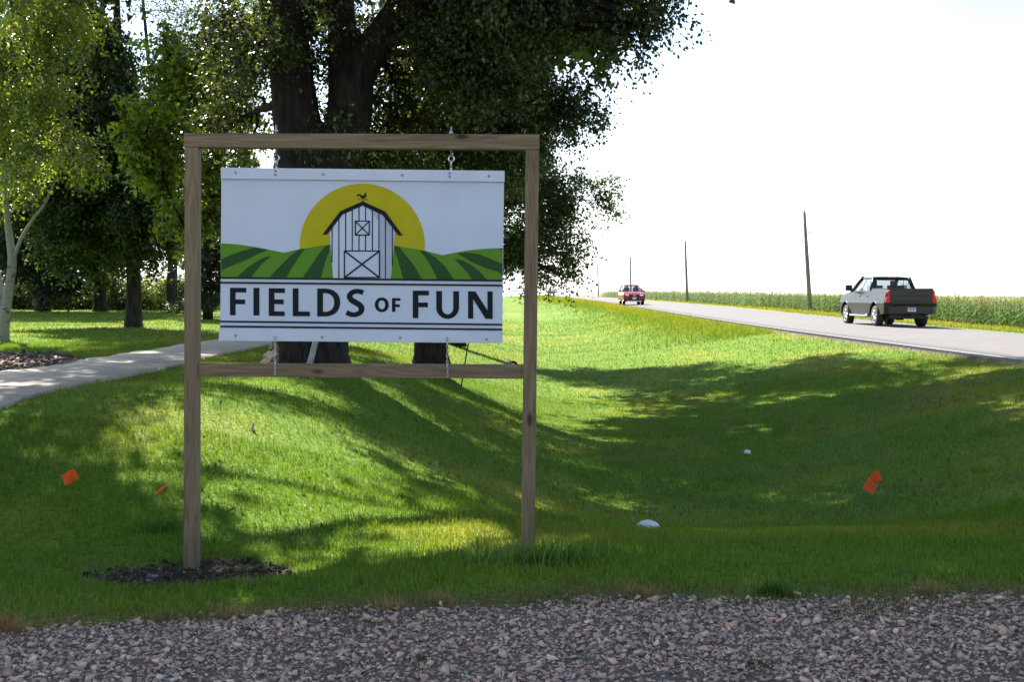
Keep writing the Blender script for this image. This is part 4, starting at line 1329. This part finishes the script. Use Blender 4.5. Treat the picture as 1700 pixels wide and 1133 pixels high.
# chains from the sign down over the bottom rail
lg = Geo()
lk = []
for t in np.linspace(0, 2 * math.pi, 17)[:-1]:
    lk.append(Vector((math.cos(t) * .0075, 0, math.sin(t) * .0075 + (.0085 if math.sin(t) > 0 else -.0085))))
lk.append(lk[0])
lg.tube(lk, .0024, 5, False)
link0 = None
for (px, y0, y1, lab) in [(456.5, 561, 600, 'short zinc chain from sign to rail nearer the concrete path'), (742.5, 563, 603, 'short zinc chain from sign to rail nearer the ditch')]:
    top = at(px, y0, PD - .026); bot = at(px, y1, SD + .004)
    low = at(px + .5, y1 + 20, SD + .004)
    ch = empty('chain', top); tag(ch, lab, 'chain', 'chains below the sign')
    pts = [top.lerp(bot, u) for u in np.linspace(0, 1, 7)] + [bot.lerp(low, u) for u in np.linspace(.22, 1, 4)]
    for k, p in enumerate(pts):
        if link0 is None:
            o = lg.build('link', M_ZINC, ch); link0 = o
        else:
            o = link0.copy(); link(o, ch)
        o.location = p - top + Vector((0, -.004 if k > 6 else 0, 0)); o.scale = (.75, .75, .9); o.rotation_euler = (0, .12 * math.sin(k * 2.1), (k % 2) * math.pi / 2 + .35)
    g = Geo(); a = Vector((0, 0, 0))
    g.tube([Vector((math.sin(t) * .009, 0, math.cos(t) * .010)) for t in np.linspace(0, 6.2, 14)], .0028, 6); g.build('hook', M_ZINC, ch)

# ------------------------------------------------------------------ small things on the lawn
def flag_mat():
    m, n, l, b, o = mat_new('flag_vinyl')
    b.inputs['Base Color'].default_value = (.86, .15, .02, 1); b.inputs['Roughness'].default_value = .45
    tr = n.new('ShaderNodeBsdfTranslucent'); tr.inputs['Color'].default_value = (.95, .20, .03, 1)
    ms = n.new('ShaderNodeMixShader'); ms.inputs['Fac'].default_value = .5
    l.new(b.outputs['BSDF'], ms.inputs[1]); l.new(tr.outputs['BSDF'], ms.inputs[2]); l.new(ms.outputs['Shader'], o.inputs['Surface'])
    return m
M_FLAG = flag_mat()
M_FPRINT = plain('flag_print', (.25, .025, .01), .6)
M_WIRE = plain('flag_wire', (.10, .10, .10), .5, .7)
def flag(px_list, D, foot, panels, prints, label):
    """panels: quads of pixels (with depth offsets) of the vinyl; foot: pixel where the wire meets the ground"""
    f = on_ground(*foot)
    root = empty('marker_flag', f); tag(root, label, 'marker flag', 'orange marker flags on the lawn')
    g = Geo(); tp = at(*px_list, D)
    g.tube([p - f for p in (f - Vector((0, 0, .03)), f.lerp(tp, .5) + Vector((.004, 0, 0)), tp)], .0023, 6); g.build('wire', M_WIRE, root)
    v = []; q = []
    for quad in panels:
        for face in (0, 1):
            b0 = len(v)
            v += [at(x, y, D + dd + face * .0008) - f for x, y, dd in quad]
            q.append(tuple(range(b0, b0 + len(quad))) if face == 0 else tuple(reversed(range(b0, b0 + len(quad)))))
    me_o = mesh_py('vinyl', v, q, M_FLAG, root)
    for (x0, y0, x1, y1, dd, w) in prints:
        a = at(x0, y0, D + dd - .0015) - f; c = at(x1, y1, D + dd - .0015) - f
        n = (c - a).normalized().cross(Vector((0, 1, 0))) * w
        mesh_py('print_line', [a - n, c - n, c + n, a + n], [(0, 1, 2, 3)], M_FPRINT, root)
    return root
p = on_ground(1440, 838)
flag((1436, 812), p.y, (1437, 838),
     [[(1457.5, 781, 0), (1464.5, 797, -.01), (1455, 802, 0), (1442, 793.5, .0), (1449, 786, 0)], [(1442, 793.5, 0), (1457, 807, -.015), (1448.8, 821, -.03), (1431.8, 810.5, -.02)]],
     [(1448, 790, 1456, 786, -.004, .0022), (1451, 795, 1459, 790, -.005, .0022), (1438, 805, 1444, 798, -.016, .0020), (1442, 809, 1448, 800, -.018, .0022), (1447, 812, 1452, 804, -.02, .0020)], 'bent orange marker flag on the ditch bank towards the road')
p = on_ground(112, 832)
flag((104, 786), p.y, (106, 834), [[(101, 790, 0), (121, 779, .0), (126, 783, .01), (131, 795, .02), (108, 807, 0)]],
     [(112, 789, 120, 786, .003, .0018), (113, 794, 121, 790.5, .003, .0018), (116, 799, 124, 795.5, .003, .0018)], 'square orange marker flag on the lawn nearest the footpath')
p = on_ground(262, 840)
flag((259, 822), p.y, (260, 842), [[(256, 822.5, 0), (266, 811, .02), (276, 804.5, .05), (277, 806.5, .05), (270, 814, .02), (260, 821, 0)]], [], 'orange marker flag seen edge on beside the sign post')

# white half-buried stone at the culvert
p = on_ground(1078, 880)
bm = bmesh.new(); bmesh.ops.create_icosphere(bm, subdivisions=4, radius=1)
for v in bm.verts:
    c = v.co; k = .10 * (float(fbm(c.x * 2 + 5, c.y * 2 + c.z * 1.7, 5)) - .5) * 2
    v.co = Vector((c.x * .115 * (1 + k), c.y * .13 * (1 + k), c.z * .07 * (1 + k)))
o = bm_obj('white_stone', bm, plain('white_stone', (.62, .62, .62), .8, var=.15, scale=9, bump=.4), smooth=True)
o.location = (p.x, p.y + .1, gz(p.x, p.y + .1) + .012); tag(o, 'smooth white stone half sunk in the grass of the ditch', 'stone')
p = on_ground(1241, 756)
rl = np.random.default_rng(3)
bm = bmesh.new(); bmesh.ops.create_icosphere(bm, subdivisions=2, radius=.045)
for v in bm.verts: v.co = Vector((v.co.x * 1.2, v.co.y, v.co.z * .8)) * float(rl.uniform(.55, 1.3))
o = bm_obj('crumpled_paper', bm, plain('paper', (.7, .7, .7), .8)); o.location = (p.x, p.y, p.z + .04); tag(o, 'crumpled scrap of white paper lying on the ditch bank', 'litter')
for px, py, lab in [(419, 712, 'pale dead stub of wood in the worn grass above the sign rail shadow')]:
    p = on_ground(px, py + 4)
    g = Geo(); g.tube([(0, 0, -.02), (.005, 0, .05), (.02, 0, .09)], [.016, .014, .006], 7, True, .15, rl)
    o = g.build('wood_stub', plain('grey_wood', (.28, .26, .23), .9, var=.2), None); o.location = p; tag(o, lab, 'stick')

# pole leaning on the big trunk, and the driveway marker rod
p = on_ground(512, 612, 14, 19)
q_ = at(524, 566, 18.3)
g = Geo(); fo = at(510, 604, 18.2); fo.z = gz(fo.x, fo.y)
g.tube([Vector((0, 0, -.03)), (q_ - fo) * .5 + Vector((.01, 0, .0)), q_ - fo, (q_ - fo) * 1.9], [.052, .048, .045, .035], 9, True, .10, rl)
o = g.build('leaning_log', plain('grey_bark', (.30, .29, .27), .9, var=.35, scale=12), None); o.location = fo; tag(o, 'pale grey branch leaning against the foot of the big trunk', 'branch')
p = on_ground(765, 642)
tp = at(779, 562, p.y - .35)
rod = empty('marker_rod', p); tag(rod, 'leaning black driveway marker rod with orange tip below the sign', 'marker rod')
mid = p.lerp(tp, .78)
g = Geo(); g.tube([Vector((0, 0, -.05)), mid - p], .014, 8); g.build('shaft', plain('rod_black', (.02, .02, .02), .5), rod)
g = Geo(); g.tube([mid - p, tp - p], .0145, 8); g.build('tip', plain('rod_orange', (.55, .08, .03), .5), rod)
p = on_ground(852, 604)
g = Geo()
ax = Vector((.22, -.97, .0)).normalized()
g.tube([-ax * .6, Vector((0, 0, 0))], [.15, .15], 22, False); g.tube([Vector((0, 0, 0)), ax * .002], [.15, .132], 22, False); g.tube([ax * .002, -ax * .58, -ax * .581], [.132, .132, .01], 22, False)
o = g.build('drain_pipe', plain('pipe_black', (.018, .018, .018), .95, spec=.1), None); o.location = p + Vector((0, .1, -.075)); tag(o, 'black drain pipe end poking out of the grass bank', 'pipe')

# ------------------------------------------------------------------ utility poles
M_POLE = plain('pole_wood', (.17, .155, .14), .9, var=.25, scale=3)
M_INS = plain('insulator', (.45, .45, .45), .4)
pole_spec = [(1345, 513, 112, 1335, 352, 'nearest leaning wooden utility pole in the corn beside the pickup'),
             (1141, 497, 187, 1137.5, 401, 'second wooden utility pole along the road, past the red car'),
             (1047.5, 493, 262, 1046.5, 426, 'third utility pole, rising directly above the red car'),
             (993.5, 490, 338, 992, 438, 'fourth utility pole, thin, between the red car and the crest'),
             (959, 492, 414, 956.5, 462, 'fifth utility pole, short and thin, near the road crest'),
             (936, 493, 490, 934, 474, 'faintest utility pole beside the small far car on the crest')]
for px, py, D, tx, ty, lab in pole_spec:
    b = at(px, py, D); t = at(tx, ty, D)
    root = empty('utility_pole', b); tag(root, lab, 'utility pole', 'utility poles along the road')
    g = Geo(); L = t - b
    g.tube([Vector((0, 0, 0)) - L.normalized() * 3.0, L * .5, L], [.22, .18, .14], 12); g.build('shaft', M_POLE, root)
    for k, (u, sx) in enumerate([(.86, -1), (.775, 1), (.68, -1)]):
        g = Geo(); c = L * u
        g.tube([c, c + Vector((sx * .33, 0, .05)), c + Vector((sx * .36, 0, .13))], [.025, .025, .025], 6); br = g.build('bracket', M_POLE, root)
        g = Geo(); e = c + Vector((sx * .36, 0, .13)); g.tube([e, e + Vector((0, 0, .06)), e + Vector((0, 0, .14))], [.07, .09, .05], 8); g.build('insulator', M_INS, br)
    g = Geo(); g.tube([L, L + Vector((0, 0, .10)), L + Vector((0, 0, .24))], [.03, .08, .05], 8); g.build('insulator', M_INS, root)

# ------------------------------------------------------------------ vehicles
def car_paint(name, col, metal=.3, coat_r=.05):
    m, n, l, b, o = mat_new(name)
    b.inputs['Base Color'].default_value = (*col, 1); b.inputs['Metallic'].default_value = metal
    b.inputs['Roughness'].default_value = .4; b.inputs['Specular IOR Level'].default_value = .15; b.inputs['Coat Weight'].default_value = .5 if metal == 0 else .9; b.inputs['Coat Roughness'].default_value = coat_r
    return m
def glass_mat(name, tint=(.78, .82, .82)):
    m, n, l, b, o = mat_new(name)
    gl = n.new('ShaderNodeBsdfGlossy'); gl.inputs['Roughness'].default_value = .02
    tr = n.new('ShaderNodeBsdfTransparent'); tr.inputs['Color'].default_value = (*tint, 1)
    lw = n.new('ShaderNodeLayerWeight'); lw.inputs['Blend'].default_value = .5
    pw = n.new('ShaderNodeMath'); pw.operation = 'POWER'; pw.inputs[1].default_value = 4.0
    l.new(lw.outputs['Facing'], pw.inputs[0])
    fr = n.new('ShaderNodeMath'); fr.operation = 'MULTIPLY_ADD'; fr.inputs[1].default_value = .85; fr.inputs[2].default_value = .045
    l.new(pw.outputs[0], fr.inputs[0])
    ms = n.new('ShaderNodeMixShader')
    l.new(fr.outputs[0], ms.inputs['Fac']); l.new(tr.outputs['BSDF'], ms.inputs[1]); l.new(gl.outputs['BSDF'], ms.inputs[2]); l.new(ms.outputs['Shader'], o.inputs['Surface'])
    return m
M_GLASS = glass_mat('car_glass')
M_TYRE = plain('tyre', (.018, .018, .018), .8)
M_RIM = plain('alloy', (.62, .62, .63), .25, .9)
M_DARK = plain('dark_trim', (.014, .014, .015), .55)
M_SEAT = plain('seat_cloth', (.035, .034, .034), .85)
M_CHROME = plain('chrome', (.7, .7, .7), .15, 1.0)
M_RED = plain('tail_red', (.62, .010, .012), .35, coat=.25, spec=.2)
M_LAMP = plain('lamp_clear', (.75, .76, .78), .12, .3, coat=1)
M_PLATE = plain('plate', (.62, .68, .78), .5)
M_PTXT = plain('plate_ink', (.06, .09, .22), .5)

def arch(cy, r, z0, n=12, rev=False):
    """points of a wheel arch from front to rear (y decreasing) unless rev"""
    a = [(cy + r * math.cos(t), z0 + r * math.sin(t)) for t in np.linspace(0, math.pi, n)]
    return a[::-1] if rev else a

def shell(profile, hw, widths, bev=.035):
    """side profile (y,z) extruded across, pinched by height"""
    bm = bmesh.new()
    L = [bm.verts.new((-hw, y, z)) for y, z in profile]; Rr = [bm.verts.new((hw, y, z)) for y, z in profile]
    fl = bm.faces.new(L); fr = bm.faces.new(Rr[::-1])
    n = len(profile)
    for i in range(n):
        j = (i + 1) % n
        bm.faces.new((L[i], Rr[i], Rr[j], L[j]))
    bmesh.ops.recalc_face_normals(bm, faces=bm.faces)
    ed = [e for e in bm.edges if abs(e.verts[0].co.x - e.verts[1].co.x) < 1e-6]
    bmesh.ops.bevel(bm, geom=ed, offset=bev, segments=3, affect='EDGES', profile=.5)
    for z, _ in widths[1:-1]:
        bmesh.ops.bisect_plane(bm, geom=bm.verts[:] + bm.edges[:] + bm.faces[:], plane_co=(0, 0, z), plane_no=(0, 0, 1))
    zs = [w[0] for w in widths]; ws = [w[1] for w in widths]
    for v in bm.verts:
        v.co.x *= float(np.interp(v.co.z, zs, ws))
    return bm

def wheel(parent, x, y, r, w, side):
    root = bpy.data.objects.new('wheel', None); link(root, parent); root.location = (x, y, r)
    g = Geo()
    prof = [(-w / 2, r * .66), (-w / 2, r * .93), (-w / 2 + .03, r), (w / 2 - .03, r), (w / 2, r * .93), (w / 2, r * .66)]
    n = 28
    v = []; q = []
    for (px, pr) in prof:
        for k in range(n):
            t = 2 * math.pi * k / n; v.append((px, math.cos(t) * pr, math.sin(t) * pr))
    for i in range(len(prof) - 1):
        for k in range(n):
            k2 = (k + 1) % n; q.append((i * n + k, i * n + k2, (i + 1) * n + k2, (i + 1) * n + k))
    mesh_np('tyre', np.array(v), np.array(q), M_TYRE, root, smooth=True)
    # rim: barrel, five spokes, hub
    rg_ = Geo(); xo = side * (w / 2 - .02)
    rg_.tube([(xo, 0, 0), (xo + side * .015, 0, 0)], [r * .16, r * .14], 12)
    ringp = [(xo, math.cos(t) * r * .63, math.sin(t) * r * .63) for t in np.linspace(0, 2 * math.pi, 25)]
    rg_.tube(ringp, r * .055, 6, False)
    for k in range(5):
        t = 2 * math.pi * k / 5 + .3
        for dt in (-.16, .16):
            rg_.tube([(xo, math.cos(t) * r * .1, math.sin(t) * r * .1), (xo - side * .01, math.cos(t + dt) * r * .62, math.sin(t + dt) * r * .62)], [r * .085, r * .075], 6)
    rg_.build('rim', M_RIM, root)
    d = Geo(); d.tube([(-w / 2 + .04, 0, 0), (w / 2 - .05, 0, 0)], r * .64, 20); d.build('brake_drum', M_DARK, root)

def quadpanel(name, pts, mat, parent, thick=(0, 0, 0)):
    v = [Vector(p) for p in pts]; n = len(v)
    t = Vector(thick)
    if t.length > 0:
        vv = v + [p + t for p in v]
        f = [tuple(range(n)), tuple(range(2 * n - 1, n - 1, -1))] + [(i, (i + 1) % n, n + (i + 1) % n, n + i) for i in range(n)]
        return mesh_py(name, vv, f, mat, parent)
    return mesh_py(name, v, [tuple(range(n))], mat, parent)

def cab_shell(base_pts, roof_pts, mat, glass, parent, openings, pillar=.07, roof_t=.07):
    """greenhouse: lower ring and roof ring of 4 corners (rl, rr, fr, fl); pillars, roof and panes"""
    pass

# --- pickup, local y forward from the rear bumper, x to its right-hand side
rear = at(1512, 549, 45.0)
truck = empty('pickup_truck', (rear.x, 45.0, float(road_z(45.0)) + .05), R(1.2))
tag(truck, 'dark charcoal four door pickup truck driving away on the road', 'pickup truck')
P_TRUCK = car_paint('paint_charcoal', (.006, .0052, .0042), .0, .14)
RW, FW, WR = 1.28, 4.98, .40
prof = [(.10, .62), (.07, .95), (.06, 1.43), (1.98, 1.44), (2.02, 1.40), (4.15, 1.37), (4.40, 1.35), (5.1, 1.30), (5.58, 1.18), (5.78, .98), (5.82, .62), (5.76, .40), (5.60, .34)]
prof += [(FW + .50, .40)] + arch(FW, .50, WR + .04) + [(FW - .50, .40), (4.3, .36), (1.95, .36), (RW + .50, .40)] + arch(RW, .50, WR + .04) + [(RW - .50, .44), (.30, .50)]
bm = shell(prof, 1.0, [(.3, .93), (.55, .965), (.78, 1.0), (.90, 1.0), (1.02, .975), (1.2, .94), (1.34, .90), (1.46, .86)])
# hollow the cargo bed
bm.faces.ensure_lookup_table()
body = bm_obj('body', bm, P_TRUCK, truck)
box('bed_liner', (0, 1.03, 1.447), (.76, .88, .006), M_DARK, truck)
box('bed_rail', (-.81, 1.02, 1.452), (.05, .94, .018), M_DARK, truck, .008)
box('bed_rail', (.81, 1.02, 1.452), (.05, .94, .018), M_DARK, truck, .008)
# cab
lo = [(-.84, 2.05, 1.38), (.84, 2.05, 1.38), (.86, 4.50, 1.34), (-.86, 4.50, 1.34)]
hi = [(-.69, 2.26, 1.89), (.69, 2.26, 1.89), (.69, 3.60, 1.92), (-.69, 3.60, 1.92)]
def lerp3(a, b, u): return tuple(a[i] * (1 - u) + b[i] * u for i in range(3))
def greenhouse(parent, lo, hi, paint, roofz, panes_side, rr=.055, band=.93):
    for a, b in zip(lo, hi):
        g = Geo(); g.tube([a, lerp3(a, b, .5), b], [rr * 1.15, rr, rr], 8); g.build('pillar', paint, parent)
    # roof: a crowned slab
    nx_, ny_ = 7, 7; v = []; q = []
    for s_, dz in ((1, 0), (-1, -.06)):
        for j in range(ny_):
            for i in range(nx_):
                u, w = i / (nx_ - 1), j / (ny_ - 1)
                p = lerp3(lerp3(hi[0], hi[1], u), lerp3(hi[3], hi[2], u), w)
                cu = 1 - (2 * u - 1) ** 4; cw = 1 - (2 * w - 1) ** 4
                ou = (u - .5) * .10; ow = (w - .5) * .10
                v.append((p[0] + ou, p[1] + ow, p[2] + dz + (roofz * min(cu, cw) if s_ > 0 else 0)))
    m = nx_ * ny_
    for b0 in (0, m):
        for j in range(ny_ - 1):
            for i in range(nx_ - 1):
                a = b0 + j * nx_ + i; q.append((a, a + 1, a + nx_ + 1, a + nx_))
    ring_ = [i for i in range(nx_)] + [j * nx_ + nx_ - 1 for j in range(1, ny_)] + [(ny_ - 1) * nx_ + i for i in range(nx_ - 2, -1, -1)] + [j * nx_ for j in range(ny_ - 2, 0, -1)]
    for k in range(len(ring_)):
        a, b = ring_[k], ring_[(k + 1) % len(ring_)]; q.append((a, b, b + m, a + m))
    mesh_py('roof', v, q, paint, parent, smooth=True)
    quadpanel('rear_window', [lerp3(lo[0], hi[0], .02), lerp3(lo[1], hi[1], .02), lerp3(lo[1], hi[1], band), lerp3(lo[0], hi[0], band)], M_GLASS, parent, (0, -.006, 0))
    if band < .9:
        quadpanel('rear_header', [lerp3(lo[0], hi[0], band), lerp3(lo[1], hi[1], band), lerp3(lo[1], hi[1], 1.04), lerp3(lo[0], hi[0], 1.04)], paint, parent, (0, -.02, 0))
    quadpanel('windscreen', [lerp3(lo[3], hi[3], .02), lerp3(lo[2], hi[2], .02), lerp3(lo[2], hi[2], .93), lerp3(lo[3], hi[3], .93)], M_GLASS, parent, (0, .006, 0))
    for s_, (a, b, c, d) in ((-1, (lo[0], lo[3], hi[3], hi[0])), (1, (lo[1], lo[2], hi[2], hi[1]))):
        for (u0, u1, mt) in panes_side:
            bl = lerp3(a, b, u0); br = lerp3(a, b, u1); tr = lerp3(d, c, u1); tl = lerp3(d, c, u0)
            pts = [lerp3(bl, tl, .01), lerp3(br, tr, .01), lerp3(br, tr, .95), lerp3(bl, tl, .95)]
            quadpanel('side_window' if mt is M_GLASS else 'door_pillar', pts, mt, parent, (s_ * .008, 0, 0))
greenhouse(truck, lo, hi, P_TRUCK, .05, [(.03, .10, P_TRUCK), (.10, .50, M_GLASS), (.50, .55, P_TRUCK), (.55, .97, M_GLASS)], .075, .80)
box('third_brake_light', (0, 2.20, 1.905), (.16, .02, .018), M_RED, truck, .006)
# painted border round the rear glass
for s_ in (-1, 1):
    quadpanel('rear_pillar_trim', [(s_ * .86, 2.03, 1.38), (s_ * .71, 2.235, 1.88), (s_ * .60, 2.225, 1.86), (s_ * .74, 2.027, 1.38)], P_TRUCK, truck, (0, -.012, 0))
# seats and heads restraints
for s_ in (-1, 1):
    box('front_seat', (s_ * .40, 3.25, 1.26), (.24, .10, .34), M_SEAT, truck, .05, rot=(.15, 0, 0))
    box('headrest', (s_ * .40, 3.18, 1.69), (.13, .05, .10), M_SEAT, truck, .035)
    box('rear_headrest', (s_ * .42, 2.44, 1.50), (.14, .05, .09), M_SEAT, truck, .03)
box('rear_seat', (0, 2.47, 1.20), (.70, .10, .24), M_SEAT, truck, .04)
# tailgate
tg = box('tailgate', (0, .035, 1.15), (.79, .035, .275), P_TRUCK, truck, .018, 3)
box('tailgate_crease', (0, -.036, .03), (.77, .008, .012), P_TRUCK, tg, .006)
box('tailgate_lip', (0, -.006, .288), (.78, .050, .022), P_TRUCK, tg, .008)
box('handle', (0, -.034, .13), (.12, .008, .045), M_DARK, tg, .006)
box('tailgate_foot', (0, -.034, -.19), (.74, .010, .035), P_TRUCK, tg, .010)
# 4x4 badge in plain strokes
def badge(x0, z0, s, parent):
    g = []
    def st(a, b): g.append((a, b))
    for dx_ in (0, 2.6):
        st((dx_, 1), (dx_ + 1, 1)); st((dx_ + .75, 0), (dx_ + .75, 2.3)); st((dx_, 1), (dx_ + .7, 2.3))
    st((1.45, 0), (2.3, 1.4)); st((2.3, 0), (1.45, 1.4))
    v = []; f = []
    for a, b in g:
        d = Vector((b[0] - a[0], b[1] - a[1])).normalized(); n_ = Vector((-d.y, d.x)) * .16
        k = len(v)
        for p, sg in ((a, 1), (b, 1), (b, -1), (a, -1)):
            v.append((x0 + (p[0] + sg * n_.x) * s, -.0335, z0 + (p[1] + sg * n_.y) * s))
        f.append((k, k + 1, k + 2, k + 3))
    return mesh_py('four_by_four_badge', v, f, M_CHROME, parent)
badge(-.72, -.10, .034, tg)
# tail lights wrap the corners
for s_ in (-1, 1):
    pts = [(.795, 1.40), (.845, 1.40), (.90, 1.33), (.875, 1.20), (.955, 1.06), (.965, .92), (.795, .92), (.80, 1.16)]
    v = [(s_ * x, .005, z) for x, z in pts] + [(s_ * (x + .012), .20, z) for x, z in pts]
    n_ = len(pts)
    mesh_py('tail_light', v, [tuple(range(n_)), tuple(range(2 * n_ - 1, n_ - 1, -1))] + [(i, (i + 1) % n_, n_ + (i + 1) % n_, n_ + i) for i in range(n_)], M_RED, truck, bevel=.008)
bp_ = mesh_py('rear_bumper', *(lambda: (
    [(x, y, z) for x, y in ((-1.0, .42), (-.99, .12), (-.84, -.02), (-.5, -.07), (.5, -.07), (.84, -.02), (.99, .12), (1.0, .42)) for z in (.50, .80)],
    [(2 * i, 2 * i + 2, 2 * i + 3, 2 * i + 1) for i in range(7)] + [(15, 14, 0, 1), tuple(range(1, 16, 2)), tuple(range(14, -1, -2))]))(), P_TRUCK, truck, bevel=.02)
box('step_pad', (0, -.05, .802), (.55, .06, .012), M_DARK, bp_, .005)
for s_ in (-1, 1):
    box('bumper_step', (s_ * .86, .03, .802), (.12, .08, .012), M_DARK, bp_, .005)
pl = box('licence_plate', (0, -.078, .675), (.155, .006, .08), M_PLATE, truck, .004)
for i, x in enumerate((-.10, -.062, -.025, .03, .065, .10)):
    box('plate_mark', (x, -.0072, 0), (.011, .0012, .040), M_PTXT, pl)
box('plate_band', (0, -.0072, .062), (.14, .0012, .010), M_PTXT, pl)
box('tow_hitch', (0, .0, .46), (.05, .10, .04), M_DARK, truck, .008)
box('underbody', (0, 2.9, .42), (.62, 2.6, .10), M_DARK, truck, .02)
g = Geo(); g.tube([(-.75, RW, WR), (.75, RW, WR)], .07, 8); g.tube([(-.14, RW, WR), (.14, RW, WR)], .15, 10); g.build('rear_axle', M_DARK, truck)
g = Geo(); g.tube([(.55, 1.0, .42), (.62, .35, .44), (.66, .02, .45)], .035, 8); g.build('exhaust', M_CHROME, truck)
for s_ in (-1, 1):
    for y in (RW, FW):
        wheel(truck, s_ * .84, y, WR, .27, s_)
    g = Geo(); g.tube([(s_ * .99, 2.0, .44), (s_ * 1.03, 2.2, .40), (s_ * 1.03, 4.1, .40), (s_ * .99, 4.3, .44)], .042, 8); g.build('side_step', M_CHROME, truck)
    mr = box('door_mirror', (s_ * 1.12, 4.10, 1.50), (.13, .07, .12), M_DARK, truck, .03)
    g = Geo(); g.tube([(-s_ * .22, .02, -.12), (0, 0, -.08)], .028, 6); g.build('mirror_arm', M_DARK, mr)
    for y0 in (2.55, 3.45):
        box('door_handle', (s_ * .955, y0 - .30, 1.16), (.014, .09, .018), P_TRUCK, truck, .006)
    for y0, z0, z1 in ((2.03, .42, 1.36), (3.22, .42, 1.36), (4.30, .42, 1.34)):
        v = []
        for z in np.linspace(z0, z1, 6):
            wz = float(np.interp(z, [.3, .55, .78, .90, 1.02, 1.2, 1.34, 1.46], [.93, .965, 1.0, 1.0, .975, .94, .90, .86])) + .002
            v += [(s_ * wz, y0 - .006, z), (s_ * wz, y0 + .006, z)]
        mesh_py('door_seam', v, [(2 * i, 2 * i + 1, 2 * i + 3, 2 * i + 2) for i in range(5)], M_DARK, truck)
    # flared arch lips
    for y in (RW, FW):
        g = Geo(); g.tube([(s_ * .985, y + .515 * math.cos(t), WR + .04 + .515 * math.sin(t)) for t in np.linspace(.02, math.pi - .02, 16)], .026, 6); g.build('arch_lip', P_TRUCK, truck)
    hl = box('headlight', (s_ * .80, 5.66, 1.02), (.14, .08, .11), M_LAMP, truck, .03)
box('grille', (0, 5.80, .86), (.55, .03, .16), M_CHROME, truck, .02)

# --- red compact suv coming towards the camera; local y forward, origin under its nose
P_RED = car_paint('paint_red', (.26, .012, .022), .25, .24)
fr = at(1053, 506, 97.0)
suv = empty('red_suv', (fr.x, 97.0, float(road_z(97.0)) + .05), math.pi + R(1.0))
tag(suv, 'red compact suv driving towards the camera on the road', 'car')
SFW, SRW, SWR = -.85, -3.40, .345
prof = [(-.12, .24), (-.02, .40), (0, .62), (-.06, .86), (-.30, .98), (-1.15, 1.08), (-4.0, 1.10), (-4.2, .95), (-4.22, .5), (-4.1, .28)]
prof += [(SRW - .42, .30)] + arch(SRW, .42, SWR + .02, 12, True) + [(SRW + .42, .26), (SFW - .42, .26)] + arch(SFW, .42, SWR + .02, 12, True) + [(SFW + .42, .28)]
bm_obj('body', shell(prof, .89, [(.24, .92), (.5, .98), (.75, 1.0), (.95, .96), (1.12, .90)], .05), P_RED, suv)
lo = [(.80, -4.05, 1.08), (-.80, -4.05, 1.08), (-.82, -1.05, 1.06), (.82, -1.05, 1.06)]
hi = [(.60, -3.75, 1.58), (-.60, -3.75, 1.58), (-.60, -1.85, 1.60), (.60, -1.85, 1.60)]
lo = [lo[1], lo[0], lo[3], lo[2]]; hi = [hi[1], hi[0], hi[3], hi[2]]
greenhouse(suv, lo, hi, P_RED, .05, [(.04, .30, M_GLASS), (.30, .34, P_RED), (.34, .62, M_GLASS), (.62, .66, P_RED), (.66, .95, M_GLASS)])
for s_ in (-1, 1):
    for y in (SFW, SRW): wheel(suv, s_ * .76, y, SWR, .22, s_)
    box('headlight', (s_ * .62, -.10, .78), (.20, .09, .065), M_LAMP, suv, .03, rot=(0, -s_ * .12, s_ * -.35))
    box('fog_recess', (s_ * .66, -.02, .42), (.13, .04, .075), M_DARK, suv, .02)
    mr = box('door_mirror', (s_ * .98, -1.45, 1.10), (.10, .05, .065), P_RED, suv, .025)
    g = Geo(); g.tube([(-s_ * .18, 0, -.07), (0, 0, -.03)], .025, 6); g.build('mirror_arm', M_DARK, mr)
    box('front_seat', (s_ * .36, -2.3, 1.05), (.22, .09, .34), M_SEAT, suv, .05)
    box('headrest', (s_ * .36, -2.34, 1.42), (.11, .05, .08), M_SEAT, suv, .03)
box('upper_grille', (0, .0, .74), (.42, .03, .055), M_DARK, suv, .015)
gr = box('lower_grille', (0, .015, .50), (.40, .03, .115), M_DARK, suv, .03)
box('grille_badge', (0, .035, .75), (.085, .01, .022), M_CHROME, suv, .006)
box('licence_plate', (0, .034, .02), (.155, .008, .08), M_PLATE, gr, .004)
box('skid_plate', (0, -.02, .29), (.60, .05, .03), M_CHROME, suv, .015)
box('underbody', (0, -2.1, .30), (.6, 1.9, .06), M_DARK, suv, .02)

# --- small far car on the crest
P_SIL = car_paint('paint_blue_grey', (.10, .12, .15), .4)
fc = at(915.5, 491, 305.0)
far = empty('far_car', (fc.x, 305.0, float(road_z(305.0)) + .05), R(.5))
tag(far, 'tiny blue grey car far off on the road crest', 'car')
prof = [(0, .4), (.0, 1.0), (.9, 1.05), (3.3, 1.0), (4.4, .85), (4.5, .4)]
bm_obj('body', shell(prof, .9, [(.3, .95), (.7, 1.0), (.9, .98), (1.1, .92)], .06), P_SIL, far)
lo = [(-.80, .15, 1.0), (.80, .15, 1.0), (.80, 3.3, 1.0), (-.80, 3.3, 1.0)]
hi = [(-.58, .6, 1.52), (.58, .6, 1.52), (.58, 2.3, 1.54), (-.58, 2.3, 1.54)]
greenhouse(far, lo, hi, P_SIL, .05, [(.05, .48, M_GLASS), (.52, .95, M_GLASS)])
for s_ in (-1, 1):
    for y in (.85, 3.6): wheel(far, s_ * .76, y, .34, .22, s_)
    box('tail_light', (s_ * .68, .0, .85), (.16, .03, .07), M_RED, far, .01)
